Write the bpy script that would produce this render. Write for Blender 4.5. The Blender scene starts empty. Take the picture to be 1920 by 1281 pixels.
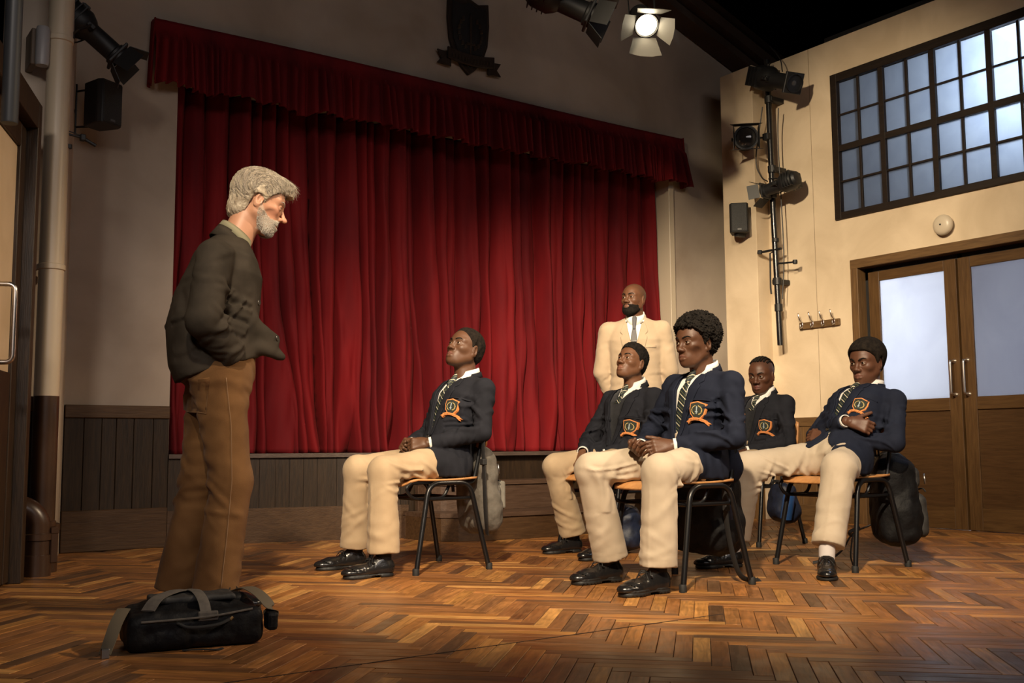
import bpy, bmesh, math, random
import numpy as np
from mathutils import Vector, Matrix

# ---------------------------------------------------------------- camera, world, lights, exposure
SC = bpy.context.scene
COL = SC.collection
SC.view_settings.view_transform = 'Standard'
SC.view_settings.look = 'None'
SC.view_settings.gamma = 1.0
SC.view_settings.use_curve_mapping = False
SC.view_settings.exposure = 0.0

def add_camera():
    f, yaw, pitch, roll = 1957.86, 0.6173246, 0.1013280, -0.0065887
    fw = Vector((math.sin(yaw)*math.cos(pitch), math.cos(yaw)*math.cos(pitch), math.sin(pitch)))
    r = Vector((math.cos(yaw), -math.sin(yaw), 0)); u = r.cross(fw)
    r2 = r*math.cos(roll)+u*math.sin(roll); u2 = -r*math.sin(roll)+u*math.cos(roll)
    cam = bpy.data.cameras.new('camera'); cam.sensor_width = 36; cam.lens = f/1920*36
    cam.clip_start = 0.05
    o = bpy.data.objects.new('camera', cam); COL.objects.link(o)
    o.matrix_world = Matrix(((r2.x, u2.x, -fw.x, 0), (r2.y, u2.y, -fw.y, 0), (r2.z, u2.z, -fw.z, 0.6), (0, 0, 0, 1)))
    SC.camera = o
add_camera()

world = bpy.data.worlds.new('world'); SC.world = world; world.use_nodes = True
world.node_tree.nodes['Background'].inputs[0].default_value = (0.9, 0.75, 0.65, 1)
world.node_tree.nodes['Background'].inputs[1].default_value = 0.0

def look_at(o, loc, tgt):
    o.location = loc
    o.rotation_euler = (Vector(tgt)-Vector(loc)).to_track_quat('-Z', 'Y').to_euler()

def spot(name, loc, tgt, watts, col, size=60, blend=.5, soft=.12):
    l = bpy.data.lights.new(name, 'SPOT'); l.energy = watts; l.color = col
    l.spot_size = math.radians(size); l.spot_blend = blend; l.shadow_soft_size = soft
    o = bpy.data.objects.new(name, l); COL.objects.link(o); look_at(o, loc, tgt); return o

def area(name, loc, tgt, watts, col, sx=1, sy=1, spread=180):
    l = bpy.data.lights.new(name, 'AREA'); l.energy = watts; l.color = col; l.shape = 'RECTANGLE'
    l.size = sx; l.size_y = sy; l.spread = math.radians(spread)
    o = bpy.data.objects.new(name, l); COL.objects.link(o); look_at(o, loc, tgt); return o

WARM = (1.0, .80, .55)
spot('stage_light_left', (-0.3, 0.2, 4.6), (4.15, 4.2, .55), 2650, WARM, 46, .65, .10)
spot('stage_light_front', (2.3, -1.2, 4.6), (3.4, 4.5, .6), 450, (1, .82, .60), 36, .8, .15)
spot('stage_light_right', (6.3, 0.6, 4.6), (1.5, 4.1, .80), 1150, (1, .76, .50), 34, .8, .10)
spot('stage_light_door_wall', (0.7, 2.7, 3.75), (6.9, 5.0, 2.1), 1800, (1, .80, .54), 36, 1.0, .12)
spot('stage_light_cool', (6.4, 2.6, 4.2), (3.2, 2.6, .4), 50, (.60, .70, 1.0), 60, .8, .25)
spot('stage_light_curtain', (2.0, 1.6, 3.9), (3.7, 6.8, .75), 640, (1, .76, .55), 42, 1.0, .15)
spot('stage_light_back', (0.9, 1.6, 3.9), (5.4, 6.0, 1.35), 1350, (1, .80, .56), 28, 1.0, .15)  # unseen spot added to brighten the back wall, rear floor and tan suit
spot('stage_light_low_left', (-1.4, -0.6, 3.2), (1.6, 5.2, .9), 420, (1, .88, .78), 42, 1.0, .30)  # unseen spot added to brighten the standing man's near side and left wall
area('house_fill', (1.6, -2.6, 3.9), (3.6, 4.5, .8), 62, (1, .90, .86), 4.0, 1.5)

# ---------------------------------------------------------------- helpers
def mat(name, col, rough=.6, metal=0, spec=.5, **kw):
    m = bpy.data.materials.new(name); m.use_nodes = True
    b = m.node_tree.nodes['Principled BSDF']
    b.inputs['Base Color'].default_value = (*col, 1); b.inputs['Roughness'].default_value = rough
    b.inputs['Metallic'].default_value = metal; b.inputs['Specular IOR Level'].default_value = spec
    for k, v in kw.items(): b.inputs[k.replace('_', ' ')].default_value = v
    return m

def nd(m, t, **kw):
    n = m.node_tree.nodes.new(t)
    for k, v in kw.items():
        if k.startswith('i_'):
            key = k[2:]; n.inputs[int(key) if key.isdigit() else key.replace('_', ' ')].default_value = v
        else: setattr(n, k, v)
    return n

def lk(m, a, b): m.node_tree.links.new(a, b)

def noise_mat(name, c1, c2, scale=5, rough=.7, detail=4, stretch=(1, 1, 1), bump=0, bscale=None, coord='Object', lo=.35, hi=.65, spec=.5, dist=0, sheen=0, metal=0):
    """two-tone procedural surface: noise between two colours plus a fine bump"""
    m = mat(name, c1, rough, metal, spec); b = m.node_tree.nodes['Principled BSDF']
    tc = nd(m, 'ShaderNodeTexCoord'); mp = nd(m, 'ShaderNodeMapping'); mp.inputs['Scale'].default_value = stretch
    lk(m, tc.outputs[coord], mp.inputs[0])
    n = nd(m, 'ShaderNodeTexNoise', i_Scale=scale, i_Detail=detail, i_Distortion=dist); lk(m, mp.outputs[0], n.inputs['Vector'])
    r = nd(m, 'ShaderNodeMapRange', i_1=lo, i_2=hi); lk(m, n.outputs['Fac'], r.inputs[0])
    x = nd(m, 'ShaderNodeMix', data_type='RGBA'); x.inputs[6].default_value = (*c1, 1); x.inputs[7].default_value = (*c2, 1)
    lk(m, r.outputs[0], x.inputs[0]); lk(m, x.outputs[2], b.inputs['Base Color'])
    if bump:
        n2 = nd(m, 'ShaderNodeTexNoise', i_Scale=bscale or scale*8, i_Detail=3); lk(m, mp.outputs[0], n2.inputs['Vector'])
        bp = nd(m, 'ShaderNodeBump', i_Strength=bump, i_Distance=.01); lk(m, n2.outputs['Fac'], bp.inputs['Height']); lk(m, bp.outputs[0], b.inputs['Normal'])
    if sheen:
        b.inputs['Sheen Weight'].default_value = sheen; b.inputs['Sheen Roughness'].default_value = .5
    return m

def link_mesh(name, V, F, m, parent=None, smooth=True, loc=None, colors=None, uv=None):
    me = bpy.data.meshes.new(name)
    V = np.asarray(V, dtype=np.float32)
    if isinstance(F, np.ndarray):
        me.vertices.add(len(V)); me.vertices.foreach_set('co', V.ravel())
        k = F.shape[1]; me.loops.add(F.size); me.loops.foreach_set('vertex_index', F.ravel().astype(np.int32))
        me.polygons.add(len(F)); me.polygons.foreach_set('loop_start', np.arange(0, F.size, k, dtype=np.int32))
        me.update(calc_edges=True)
    else:
        me.from_pydata([tuple(map(float, v)) for v in V], [], [tuple(f) for f in F]); me.update()
    if smooth: me.polygons.foreach_set('use_smooth', [True]*len(me.polygons))
    if m is not None:
        for q in (m if isinstance(m, (list, tuple)) else [m]): me.materials.append(q)
    if colors is not None:
        a = me.color_attributes.new('Col', 'FLOAT_COLOR', 'POINT')
        c = np.ones((len(V), 4), np.float32); c[:, :3] = colors; a.data.foreach_set('color', c.ravel())
    o = bpy.data.objects.new(name, me); COL.objects.link(o)
    if parent is not None: o.parent = parent
    if loc is not None: o.location = loc
    return o

def tag(o, label=None, cat=None, group=None, kind=None):
    if label: o['label'] = label
    if cat: o['category'] = cat
    if group: o['group'] = group
    if kind: o['kind'] = kind
    return o

def thing(name, label, cat, loc=(0, 0, 0), rz=0, group=None):
    o = bpy.data.objects.new(name, None); COL.objects.link(o); o.empty_display_size = .05
    o.location = loc; o.rotation_euler = (0, 0, rz)
    return tag(o, label, cat, group)

def copy_tree(o, parent=None):
    c = o.copy(); COL.objects.link(c); c.parent = parent
    for ch in list(o.children): copy_tree(ch, c)
    return c

class MB:
    """collects simple shapes into one mesh"""
    def __init__(s): s.v = []; s.f = []
    def add(s, V, F):
        k = len(s.v); s.v += [tuple(map(float, v)) for v in V]; s.f += [tuple(int(i)+k for i in f) for f in F]; return s
    def box(s, lo, hi, M=None, bev=0.0):
        bm = bmesh.new(); bmesh.ops.create_cube(bm, size=1)
        for v in bm.verts: v.co = Vector([lo[i]+(v.co[i]+.5)*(hi[i]-lo[i]) for i in range(3)])
        if bev: bmesh.ops.bevel(bm, geom=bm.edges[:], offset=bev, segments=2 if bev > .004 else 1, affect='EDGES', profile=.5)
        if M is not None: bm.transform(M)
        bm.verts.index_update(); s.add([v.co for v in bm.verts], [[v.index for v in f.verts] for f in bm.faces]); bm.free(); return s
    def prism(s, pts, d, M=None, bev=0.0):
        """polygon in XY extruded along Z by d"""
        bm = bmesh.new(); f = bm.faces.new([bm.verts.new((p[0], p[1], 0)) for p in pts])
        g = bmesh.ops.extrude_face_region(bm, geom=[f]); bmesh.ops.translate(bm, vec=(0, 0, d), verts=[x for x in g['geom'] if isinstance(x, bmesh.types.BMVert)])
        bmesh.ops.recalc_face_normals(bm, faces=bm.faces)
        if bev: bmesh.ops.bevel(bm, geom=bm.edges[:], offset=bev, segments=1, affect='EDGES')
        if M is not None: bm.transform(M)
        bm.verts.index_update(); s.add([v.co for v in bm.verts], [[v.index for v in q.verts] for q in bm.faces]); bm.free(); return s
    def tube(s, pts, r, n=8, closed=False, cap=True, flat=1.0, up=None):
        V, F = tube_geo(pts, r, n, closed, cap, flat, up); return s.add(V, F)
    def lathe(s, prof, n=24, M=None, caps=(1, 1)):
        """profile [(radius, z)] spun round Z"""
        V = []; F = []
        for r, z in prof:
            for k in range(n): a = 2*math.pi*k/n; V.append(Vector((max(r, 1e-5)*math.cos(a), max(r, 1e-5)*math.sin(a), z)))
        for i in range(len(prof)-1):
            for k in range(n): F.append((i*n+k, i*n+(k+1) % n, (i+1)*n+(k+1) % n, (i+1)*n+k))
        if caps[0]: F.append(tuple(reversed(range(n))))
        if caps[1]: F.append(tuple(range((len(prof)-1)*n, len(prof)*n)))
        if M is not None: V = [M @ v for v in V]
        return s.add(V, F)
    def build(s, name, m, parent=None, smooth=False, loc=None):
        o = link_mesh(name, s.v, s.f, m, parent, smooth, loc)
        if smooth:
            bm = bmesh.new(); bm.from_mesh(o.data)
            for e in bm.edges:
                if len(e.link_faces) == 2 and e.calc_face_angle(0) > .7: e.smooth = False
            bm.to_mesh(o.data); bm.free()
        return o

def tube_geo(pts, r, n=8, closed=False, cap=True, flat=1.0, up=None):
    P = np.array(pts, float); m = len(P); R = np.full(m, r) if np.isscalar(r) else np.array(r, float)
    T = np.roll(P, -1, 0)-np.roll(P, 1, 0) if closed else np.gradient(P, axis=0)
    T /= np.linalg.norm(T, axis=1)[:, None]+1e-12
    u = np.array(up if up is not None else ([0, 0, 1] if abs(T[0][2]) < .9 else [1, 0, 0]), float); V = []
    for i in range(m):
        u = (np.array(up, float) if up is not None else u); u = u-T[i]*(u@T[i]); u /= np.linalg.norm(u)+1e-12; w = np.cross(T[i], u)
        for k in range(n):
            a = 2*math.pi*(k+.5)/n; V.append(P[i]+R[i]*(math.cos(a)*w+flat*math.sin(a)*u))
    F = []
    for i in range(m if closed else m-1):
        for k in range(n): F.append((i*n+k, i*n+(k+1) % n, ((i+1) % m)*n+(k+1) % n, ((i+1) % m)*n+k))
    if cap and not closed: F.append(tuple(range(n))[::-1]); F.append(tuple(range((m-1)*n, m*n)))
    return V, F

def smooth_path(pts, k=6, closed=False):
    """Catmull-Rom through points"""
    P = [np.array(p, float) for p in pts]; n = len(P); out = []
    for i in range(n if closed else n-1):
        p0 = P[(i-1) % n] if closed or i > 0 else P[0]*2-P[1]; p1 = P[i]; p2 = P[(i+1) % n]; p3 = P[(i+2) % n] if closed or i+2 < n else P[-1]*2-P[-2]
        for j in range(k):
            t = j/k; out.append(.5*((2*p1)+(-p0+p2)*t+(2*p0-5*p1+4*p2-p3)*t*t+(-p0+3*p1-3*p2+p3)*t**3))
    if not closed: out.append(P[-1])
    return out

def round_path(pts, r, k=5, closed=False):
    """polyline with rounded corners"""
    P = [np.array(p, float) for p in pts]; n = len(P); out = [] if closed else [P[0]]
    for i in range(0 if closed else 1, n if closed else n-1):
        a, b, c = P[i-1], P[i], P[(i+1) % n]
        u = a-b; lu = np.linalg.norm(u); v = c-b; lv = np.linalg.norm(v); d = min(r, lu*.48, lv*.48)
        s = b+u/lu*d; e = b+v/lv*d
        for j in range(k+1): t = j/k; out.append((1-t)**2*s+2*t*(1-t)*b+t*t*e)
    if not closed: out.append(P[-1])
    return out

def frame_M(o, x, z):
    """matrix with origin o, X axis along x, Z near z"""
    x = Vector(x).normalized(); z = Vector(z); y = z.cross(x).normalized(); z = x.cross(y)
    return Matrix(((x.x, y.x, z.x, o[0]), (x.y, y.y, z.y, o[1]), (x.z, y.z, z.z, o[2]), (0, 0, 0, 1)))
# ---------------------------------------------------------------- distance-field modelling (bodies, clothes, bags)
def A3(*v): return np.array(v, float)
def nrm(v): v = np.asarray(v, float); return v/(np.linalg.norm(v)+1e-12)

def smin(a, b, k):
    if k <= 0: return np.minimum(a, b)
    h = np.maximum(k-np.abs(a-b), 0)/k
    return np.minimum(a, b)-h*h*k*.25
def smax(a, b, k): return -smin(-a, -b, k)

def cap(a, b, ra, rb=None, ax=None, s=1.0):
    """round-ended tapered rod; squashed by factor s along ax"""
    a = np.asarray(a, float); b = np.asarray(b, float); rb = ra if rb is None else rb
    def f(p):
        v = p-a; w = b-a
        if ax is not None:
            n = nrm(ax); v = v+np.outer(v@n, n)*(1/s-1); w = w+n*(w@n)*(1/s-1)
        h = np.clip((v@w)/max(w@w, 1e-12), 0, 1)
        d = np.linalg.norm(v-h[:, None]*w, axis=1)-(ra+(rb-ra)*h)
        return d*min(1, s)
    return f

def ell(c, r, M=None):
    c = np.asarray(c, float); r = np.asarray(r, float)
    def f(p):
        q = p-c
        if M is not None: q = q@M
        k0 = np.linalg.norm(q/r, axis=1); k1 = np.linalg.norm(q/(r*r), axis=1)
        return np.where(k0 < 1e-6, -r.min(), k0*(k0-1)/(k1+1e-9))
    return f

def loft(O, B, zs, rx, ry, ox=None, oy=None, n=2.4, n_cut=None):
    """stack of superelliptic sections along the frame's third axis. B columns: forward, left, up"""
    zs = np.array(zs, float)
    def f(p):
        q = (p-O)@B; z = q[:, 2]
        a = np.interp(z, zs, rx); b = np.interp(z, zs, ry)
        x = q[:, 0]-(np.interp(z, zs, ox) if ox is not None else 0); y = q[:, 1]-(np.interp(z, zs, oy) if oy is not None else 0)
        k = (np.abs(x/a)**n+np.abs(y/b)**n)**(1/n)
        rad = np.sqrt(x*x+y*y)+1e-9
        d = (k-1)/np.maximum(k, 1e-6)*rad*.93
        return smax(d, np.maximum(z-zs[-1], zs[0]-z), .012)
    return f

def U(k, *fs):
    def f(p):
        d = fs[0](p)
        for g in fs[1:]: d = smin(d, g(p), k)
        return d
    return f
def cut(f, g, k=0.0): return lambda p: smax(f(p), -g(p), k)
def clip(f, g, k=0.0): return lambda p: smax(f(p), g(p), k)
def near(f, c, r):
    """evaluate f only close to c; further off the distance to that ball stands in"""
    c = np.asarray(c, float)
    def g(p):
        e = np.linalg.norm(p-c, axis=1)-r; d = e+.03; m = e < 0
        if m.any(): d[m] = f(p[m])
        return d
    return g
def plane(o, n): o = np.asarray(o, float); n = nrm(n); return lambda p: (p-o)@n
def grow(f, r): return lambda p: f(p)-r

_rs = np.random.RandomState(7)
_ROT = [np.linalg.qr(_rs.randn(3, 3))[0] for _ in range(6)]; _PH = _rs.rand(6, 3)*6.28
def noise3(p, freq, seed=0, n=3):
    s = 0; a = 1.0; t = 0
    for i in range(n):
        q = p@_ROT[(i+seed) % 6]*freq*(1.0+.75*i)*6.28+_PH[(i*2+seed) % 6]+seed*1.7
        s = s+a*np.sin(q[:, 0]+1.5*np.sin(q[:, 1]*.8))*np.cos(q[:, 2]+1.2*np.sin(q[:, 0]*.6)); t += a; a *= .6
    return s/t

def folds(a, b, inner, seed, n=5, amp=.006, t0=.0, t1=1.0, w=.05, reach=1.3, slant=.6):
    """creases across a limb from a to b, deepest on the side 'inner'"""
    rs = np.random.RandomState(seed); a = np.asarray(a, float); L = np.linalg.norm(b-a); d = (b-a)/L
    e1 = nrm(inner-d*(inner@d)); e2 = np.cross(d, e1)
    T = t0+(t1-t0)*(np.arange(n)+rs.rand(n)*.7)/n; S = (rs.rand(n)-.5)*slant; PH = (rs.rand(n)-.5)*1.6; W = w*(.6+.8*rs.rand(n)); AM = amp*(.5+rs.rand(n)); BR = (rs.rand(n)-.5)*.3
    mid = a+d*L*(t0+t1)/2; rr = L*abs(t1-t0)/2+.22
    def g0(p):
        v = p-a; t = (v@d)/L; x = v@e1; y = v@e2; ph = np.arctan2(y, x); out = np.zeros(len(p))
        far = np.sqrt(x*x+y*y)
        for i in range(n):
            dp = ph-PH[i]; dp = np.arctan2(np.sin(dp), np.cos(dp))
            u = (t-T[i]-S[i]*np.sin(dp)*.35-BR[i]*(1-np.cos(dp)))/W[i]
            out += AM[i]*(np.exp(-u*u)-.45*np.exp(-(u-1.5)**2)-.45*np.exp(-(u+1.5)**2))*np.clip((np.cos(dp/reach)), 0, 1)
        return out*(far < .2)
    def g(p):
        m = ((p-mid)**2).sum(1) < rr*rr; o = np.zeros(len(p))
        if m.any(): o[m] = g0(p[m])
        return o
    return g
def displaced(f, *gs):
    def h(p):
        d = f(p); m = np.abs(d) < .05
        if m.any():
            q = p[m]; s = 0
            for g in gs: s = s+g(q)
            d = d.copy(); d[m] = d[m]-s
        return d
    return h

def ridge(pts, w, amp):
    """a raised (or, with negative amp, sunk) crease along a polyline"""
    P = [np.asarray(q, float) for q in pts]
    def g(p):
        d = np.full(len(p), 9.0)
        for i in range(len(P)-1):
            v = p-P[i]; s = P[i+1]-P[i]; h = np.clip((v@s)/(s@s), 0, 1)
            d = np.minimum(d, np.linalg.norm(v-h[:, None]*s, axis=1))
        return amp*np.exp(-(d/w)**2)
    return g

def axis_coords(lo, hi, h, fine):
    """grid coordinates lo..hi at spacing h, finer inside the intervals fine=[(a,b,hf)]"""
    xs = [lo]; x = lo
    while x < hi:
        s = h
        for a, b, hf in fine:
            g = max(a-x, x-b, 0); s = min(s, hf+g*.55)
        x += s; xs.append(x)
    return np.array(xs)

def surface(f, lo, hi, h, fine=(), margin=1.0):
    """surface-nets mesh of f=0. fine: list of (lo3, hi3, hf). returns V (n,3), F (m,4)"""
    X = [axis_coords(lo[i], hi[i], h, [(a[i], b[i], hf) for a, b, hf in fine]) for i in range(3)]
    N = [len(x)-1 for x in X]
    st = 8
    g = np.stack(np.meshgrid(*[np.arange(0, n, st) for n in N], indexing='ij'), -1).reshape(-1, 3)
    while True:
        c0 = np.stack([X[i][np.minimum(g[:, i], N[i])] for i in range(3)], 1); c1 = np.stack([X[i][np.minimum(g[:, i]+st, N[i])] for i in range(3)], 1)
        d = np.concatenate([f((c0[k:k+200000]+c1[k:k+200000])/2) for k in range(0, len(c0), 200000)]) if len(c0) else np.zeros(0)
        rad = np.linalg.norm(c1-c0, axis=1)/2
        g = g[np.abs(d) < rad*1.25*margin+.004*(st > 1)]
        if st == 1: break
        st //= 2
        off = np.array([(i, j, k) for i in (0, st) for j in (0, st) for k in (0, st)])
        g = (g[:, None, :]+off[None]).reshape(-1, 3)
        g = g[(g[:, 0] < N[0]) & (g[:, 1] < N[1]) & (g[:, 2] < N[2])]
    if len(g) == 0: return np.zeros((0, 3)), np.zeros((0, 4), int)
    m1, m2 = (N[1]+2), (N[2]+2)
    key = lambda q: (q[..., 0]*m1+q[..., 1])*m2+q[..., 2]
    offs = np.array([(i, j, k) for i in (0, 1) for j in (0, 1) for k in (0, 1)])
    cid = key(g[:, None, :]+offs[None])
    uk, inv = np.unique(cid, return_inverse=True); inv = inv.reshape(cid.shape)
    kk = uk % m2; jj = (uk//m2) % m1; ii = uk//(m1*m2)
    P = np.stack([X[0][ii], X[1][jj], X[2][kk]], 1)
    val = np.concatenate([f(P[k:k+200000]) for k in range(0, len(P), 200000)])
    cv = val[inv]; s = cv < 0
    act = s.any(1) & (~s).any(1); g = g[act]; cv = cv[act]; inv = inv[act]; s = s[act]
    edges = [(a, b) for a in range(8) for b in range(a+1, 8) if bin(a ^ b).count('1') == 1]
    acc = np.zeros((len(g), 3)); cnt = np.zeros(len(g)); CP = P[inv]
    for a, b in edges:
        m = s[:, a] != s[:, b]; t = cv[m, a]/(cv[m, a]-cv[m, b])
        acc[m] += CP[m, a]+(CP[m, b]-CP[m, a])*t[:, None]; cnt[m] += 1
    V = acc/cnt[:, None]
    ck = key(g); order = np.argsort(ck); cks = ck[order]
    def find(q):
        k = key(q); i = np.clip(np.searchsorted(cks, k), 0, len(cks)-1); return np.where(cks[i] == k, order[i], -1)
    F = []
    for ax in range(3):
        bit = (4, 2, 1)[ax]; m = s[:, 0] != s[:, bit]; q = g[m]; inside = s[m, 0]
        o1, o2 = [(1, 2), (2, 0), (0, 1)][ax]; d1 = np.eye(3, dtype=int)[o1]; d2 = np.eye(3, dtype=int)[o2]
        a = np.nonzero(m)[0]; b = find(q-d1); c = find(q-d1-d2); e = find(q-d2)
        ok = (b >= 0) & (c >= 0) & (e >= 0)
        quad = np.stack([a, b, c, e], 1)[ok]; ins = inside[ok]
        quad[~ins] = quad[~ins][:, ::-1]; F.append(quad)
    return V, np.concatenate(F)

def relax(V, F, it=1, lam=.5):
    E = np.concatenate([F[:, [0, 1]], F[:, [1, 2]], F[:, [2, 3]], F[:, [3, 0]]])
    for _ in range(it):
        s = np.zeros_like(V); c = np.zeros(len(V))
        for k in range(3): s[:, k] = np.bincount(E[:, 0], V[E[:, 1], k], len(V))+np.bincount(E[:, 1], V[E[:, 0], k], len(V))
        c = np.bincount(E[:, 0], minlength=len(V))+np.bincount(E[:, 1], minlength=len(V))
        V = V+lam*(s/np.maximum(c, 1)[:, None]-V)
    return V

def trace(f, P, d, far=.5):
    t = np.zeros(len(P))
    for _ in range(28):
        s = f(P+t[:, None]*d); t = np.clip(t+s*.85, 0, far)
    return P+t[:, None]*d

def sheet(P, nrm_, th, closed=True):
    """grid of points P[nu,nv,3] made into a thin solid along direction field nrm_ (front face outward)"""
    nu, nv = P.shape[:2]; A = P.reshape(-1, 3); Bk = A-nrm_.reshape(-1, 3)*th if np.ndim(nrm_) > 1 else A-np.asarray(nrm_)*th
    V = np.concatenate([A, Bk]); k = nu*nv; F = []
    idx = lambda i, j: i*nv+j
    for i in range(nu-1):
        for j in range(nv-1):
            F.append((idx(i, j), idx(i+1, j), idx(i+1, j+1), idx(i, j+1))); F.append((k+idx(i, j), k+idx(i, j+1), k+idx(i+1, j+1), k+idx(i+1, j)))
    for i in range(nu-1):
        F.append((idx(i, 0), k+idx(i, 0), k+idx(i+1, 0), idx(i+1, 0))); F.append((idx(i, nv-1), idx(i+1, nv-1), k+idx(i+1, nv-1), k+idx(i, nv-1)))
    for j in range(nv-1):
        F.append((idx(0, j), idx(0, j+1), k+idx(0, j+1), k+idx(0, j))); F.append((idx(nu-1, j), k+idx(nu-1, j), k+idx(nu-1, j+1), idx(nu-1, j+1)))
    return V, F

def resample(pts, n):
    P = np.array(pts, float); d = np.r_[0, np.cumsum(np.linalg.norm(np.diff(P, axis=0), axis=1))]; t = np.linspace(0, d[-1], n)
    return np.stack([np.interp(t, d, P[:, k]) for k in range(P.shape[1])], 1)

def drape(f, O, B, e1, e2, nu=24, nv=6, lift=.003, th=.006, far=.6, start=.35):
    """cloth strip between two outlines e1,e2 (left, up in the frame O,B) laid on the surface of f from the front"""
    a = resample(e1, nu); b = resample(e2, nu); s = np.linspace(0, 1, nv)[None, :, None]
    uv = a[:, None, :]*(1-s)+b[:, None, :]*s
    P = O+uv[..., 0:1]*B[:, 1]+uv[..., 1:2]*B[:, 2]+B[:, 0]*start
    H = trace(f, P.reshape(-1, 3), -B[:, 0], far).reshape(nu, nv, 3)
    H = H+B[:, 0]*lift
    return sheet(H, B[:, 0], th)

def drape_poly(f, O, B, pts, lift, th=.003, start=.35):
    """small convex-ish patch: outline fan on the surface"""
    pts = np.array(pts, float); c = pts.mean(0); uv = np.concatenate([pts, (pts+c)/2, c[None]])
    P = O+uv[:, :1]*B[:, 1]+uv[:, 1:2]*B[:, 2]+B[:, 0]*start
    H = trace(f, P, -B[:, 0], .6)+B[:, 0]*lift; n = len(pts); V = np.concatenate([H, H[:n]-B[:, 0]*th]); F = []
    for i in range(n):
        j = (i+1) % n; F += [(i, j, n+j, n+i), (n+i, n+j, 2*n), (i, 2*n+1+i, 2*n+1+j, j)]
    return V, F

def largest(V, F):
    """keep the biggest connected piece of a quad mesh"""
    lab = np.arange(len(V)); a = F.ravel(); b = np.roll(F, -1, 1).ravel()
    for _ in range(200):
        ra, rb = lab[a], lab[b]; m = np.minimum(ra, rb)
        if (ra == rb).all(): break
        np.minimum.at(lab, ra, m); np.minimum.at(lab, rb, m)
        while True:
            n2 = lab[lab]
            if (n2 == lab).all(): break
            lab = n2
    c = np.bincount(lab, minlength=len(V)); k = lab == c.argmax()
    if k.all(): return V, F
    idx = np.cumsum(k)-1; F = F[k[F[:, 0]]]; return V[k], idx[F]
# ---------------------------------------------------------------- materials of the room
def wood(name, c1, c2, axis=2, rough=.5, scale=7, bump=.15, spec=.4):
    st = [9, 9, 9]; st[axis] = .8
    return noise_mat(name, c1, c2, scale, rough, detail=6, stretch=tuple(st), bump=bump, bscale=scale*3, dist=.6, spec=spec, lo=.3, hi=.7)
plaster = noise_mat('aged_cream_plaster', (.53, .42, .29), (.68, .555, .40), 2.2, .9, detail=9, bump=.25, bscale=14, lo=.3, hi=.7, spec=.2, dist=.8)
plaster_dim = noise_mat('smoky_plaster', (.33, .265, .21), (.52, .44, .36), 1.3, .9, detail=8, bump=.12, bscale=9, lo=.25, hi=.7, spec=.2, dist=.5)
cream = mat('cream_gloss_paint', (.55, .47, .36), .45)
w_dark = wood('dark_stained_planks', (.014, .008, .004), (.036, .020, .009), 2)
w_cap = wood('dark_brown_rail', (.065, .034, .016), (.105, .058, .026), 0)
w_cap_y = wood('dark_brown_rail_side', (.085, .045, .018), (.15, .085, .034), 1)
w_post = wood('brown_frame_post', (.085, .045, .018), (.15, .082, .032), 2)
w_skirt = wood('brown_skirting', (.045, .022, .009), (.080, .042, .018), 0)
w_lip = wood('grey_brown_stage_lip', (.06, .042, .034), (.10, .072, .058), 0)
w_step = wood('worn_step_boards', (.055, .030, .018), (.095, .056, .036), 0)
black = mat('matt_black', (.006, .006, .007), .6)
black_gl = mat('black_enamel', (.008, .008, .009), .25, 0, .6)
void = mat('blackout_cloth', (.002, .002, .002), 1.0, spec=0)

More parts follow.
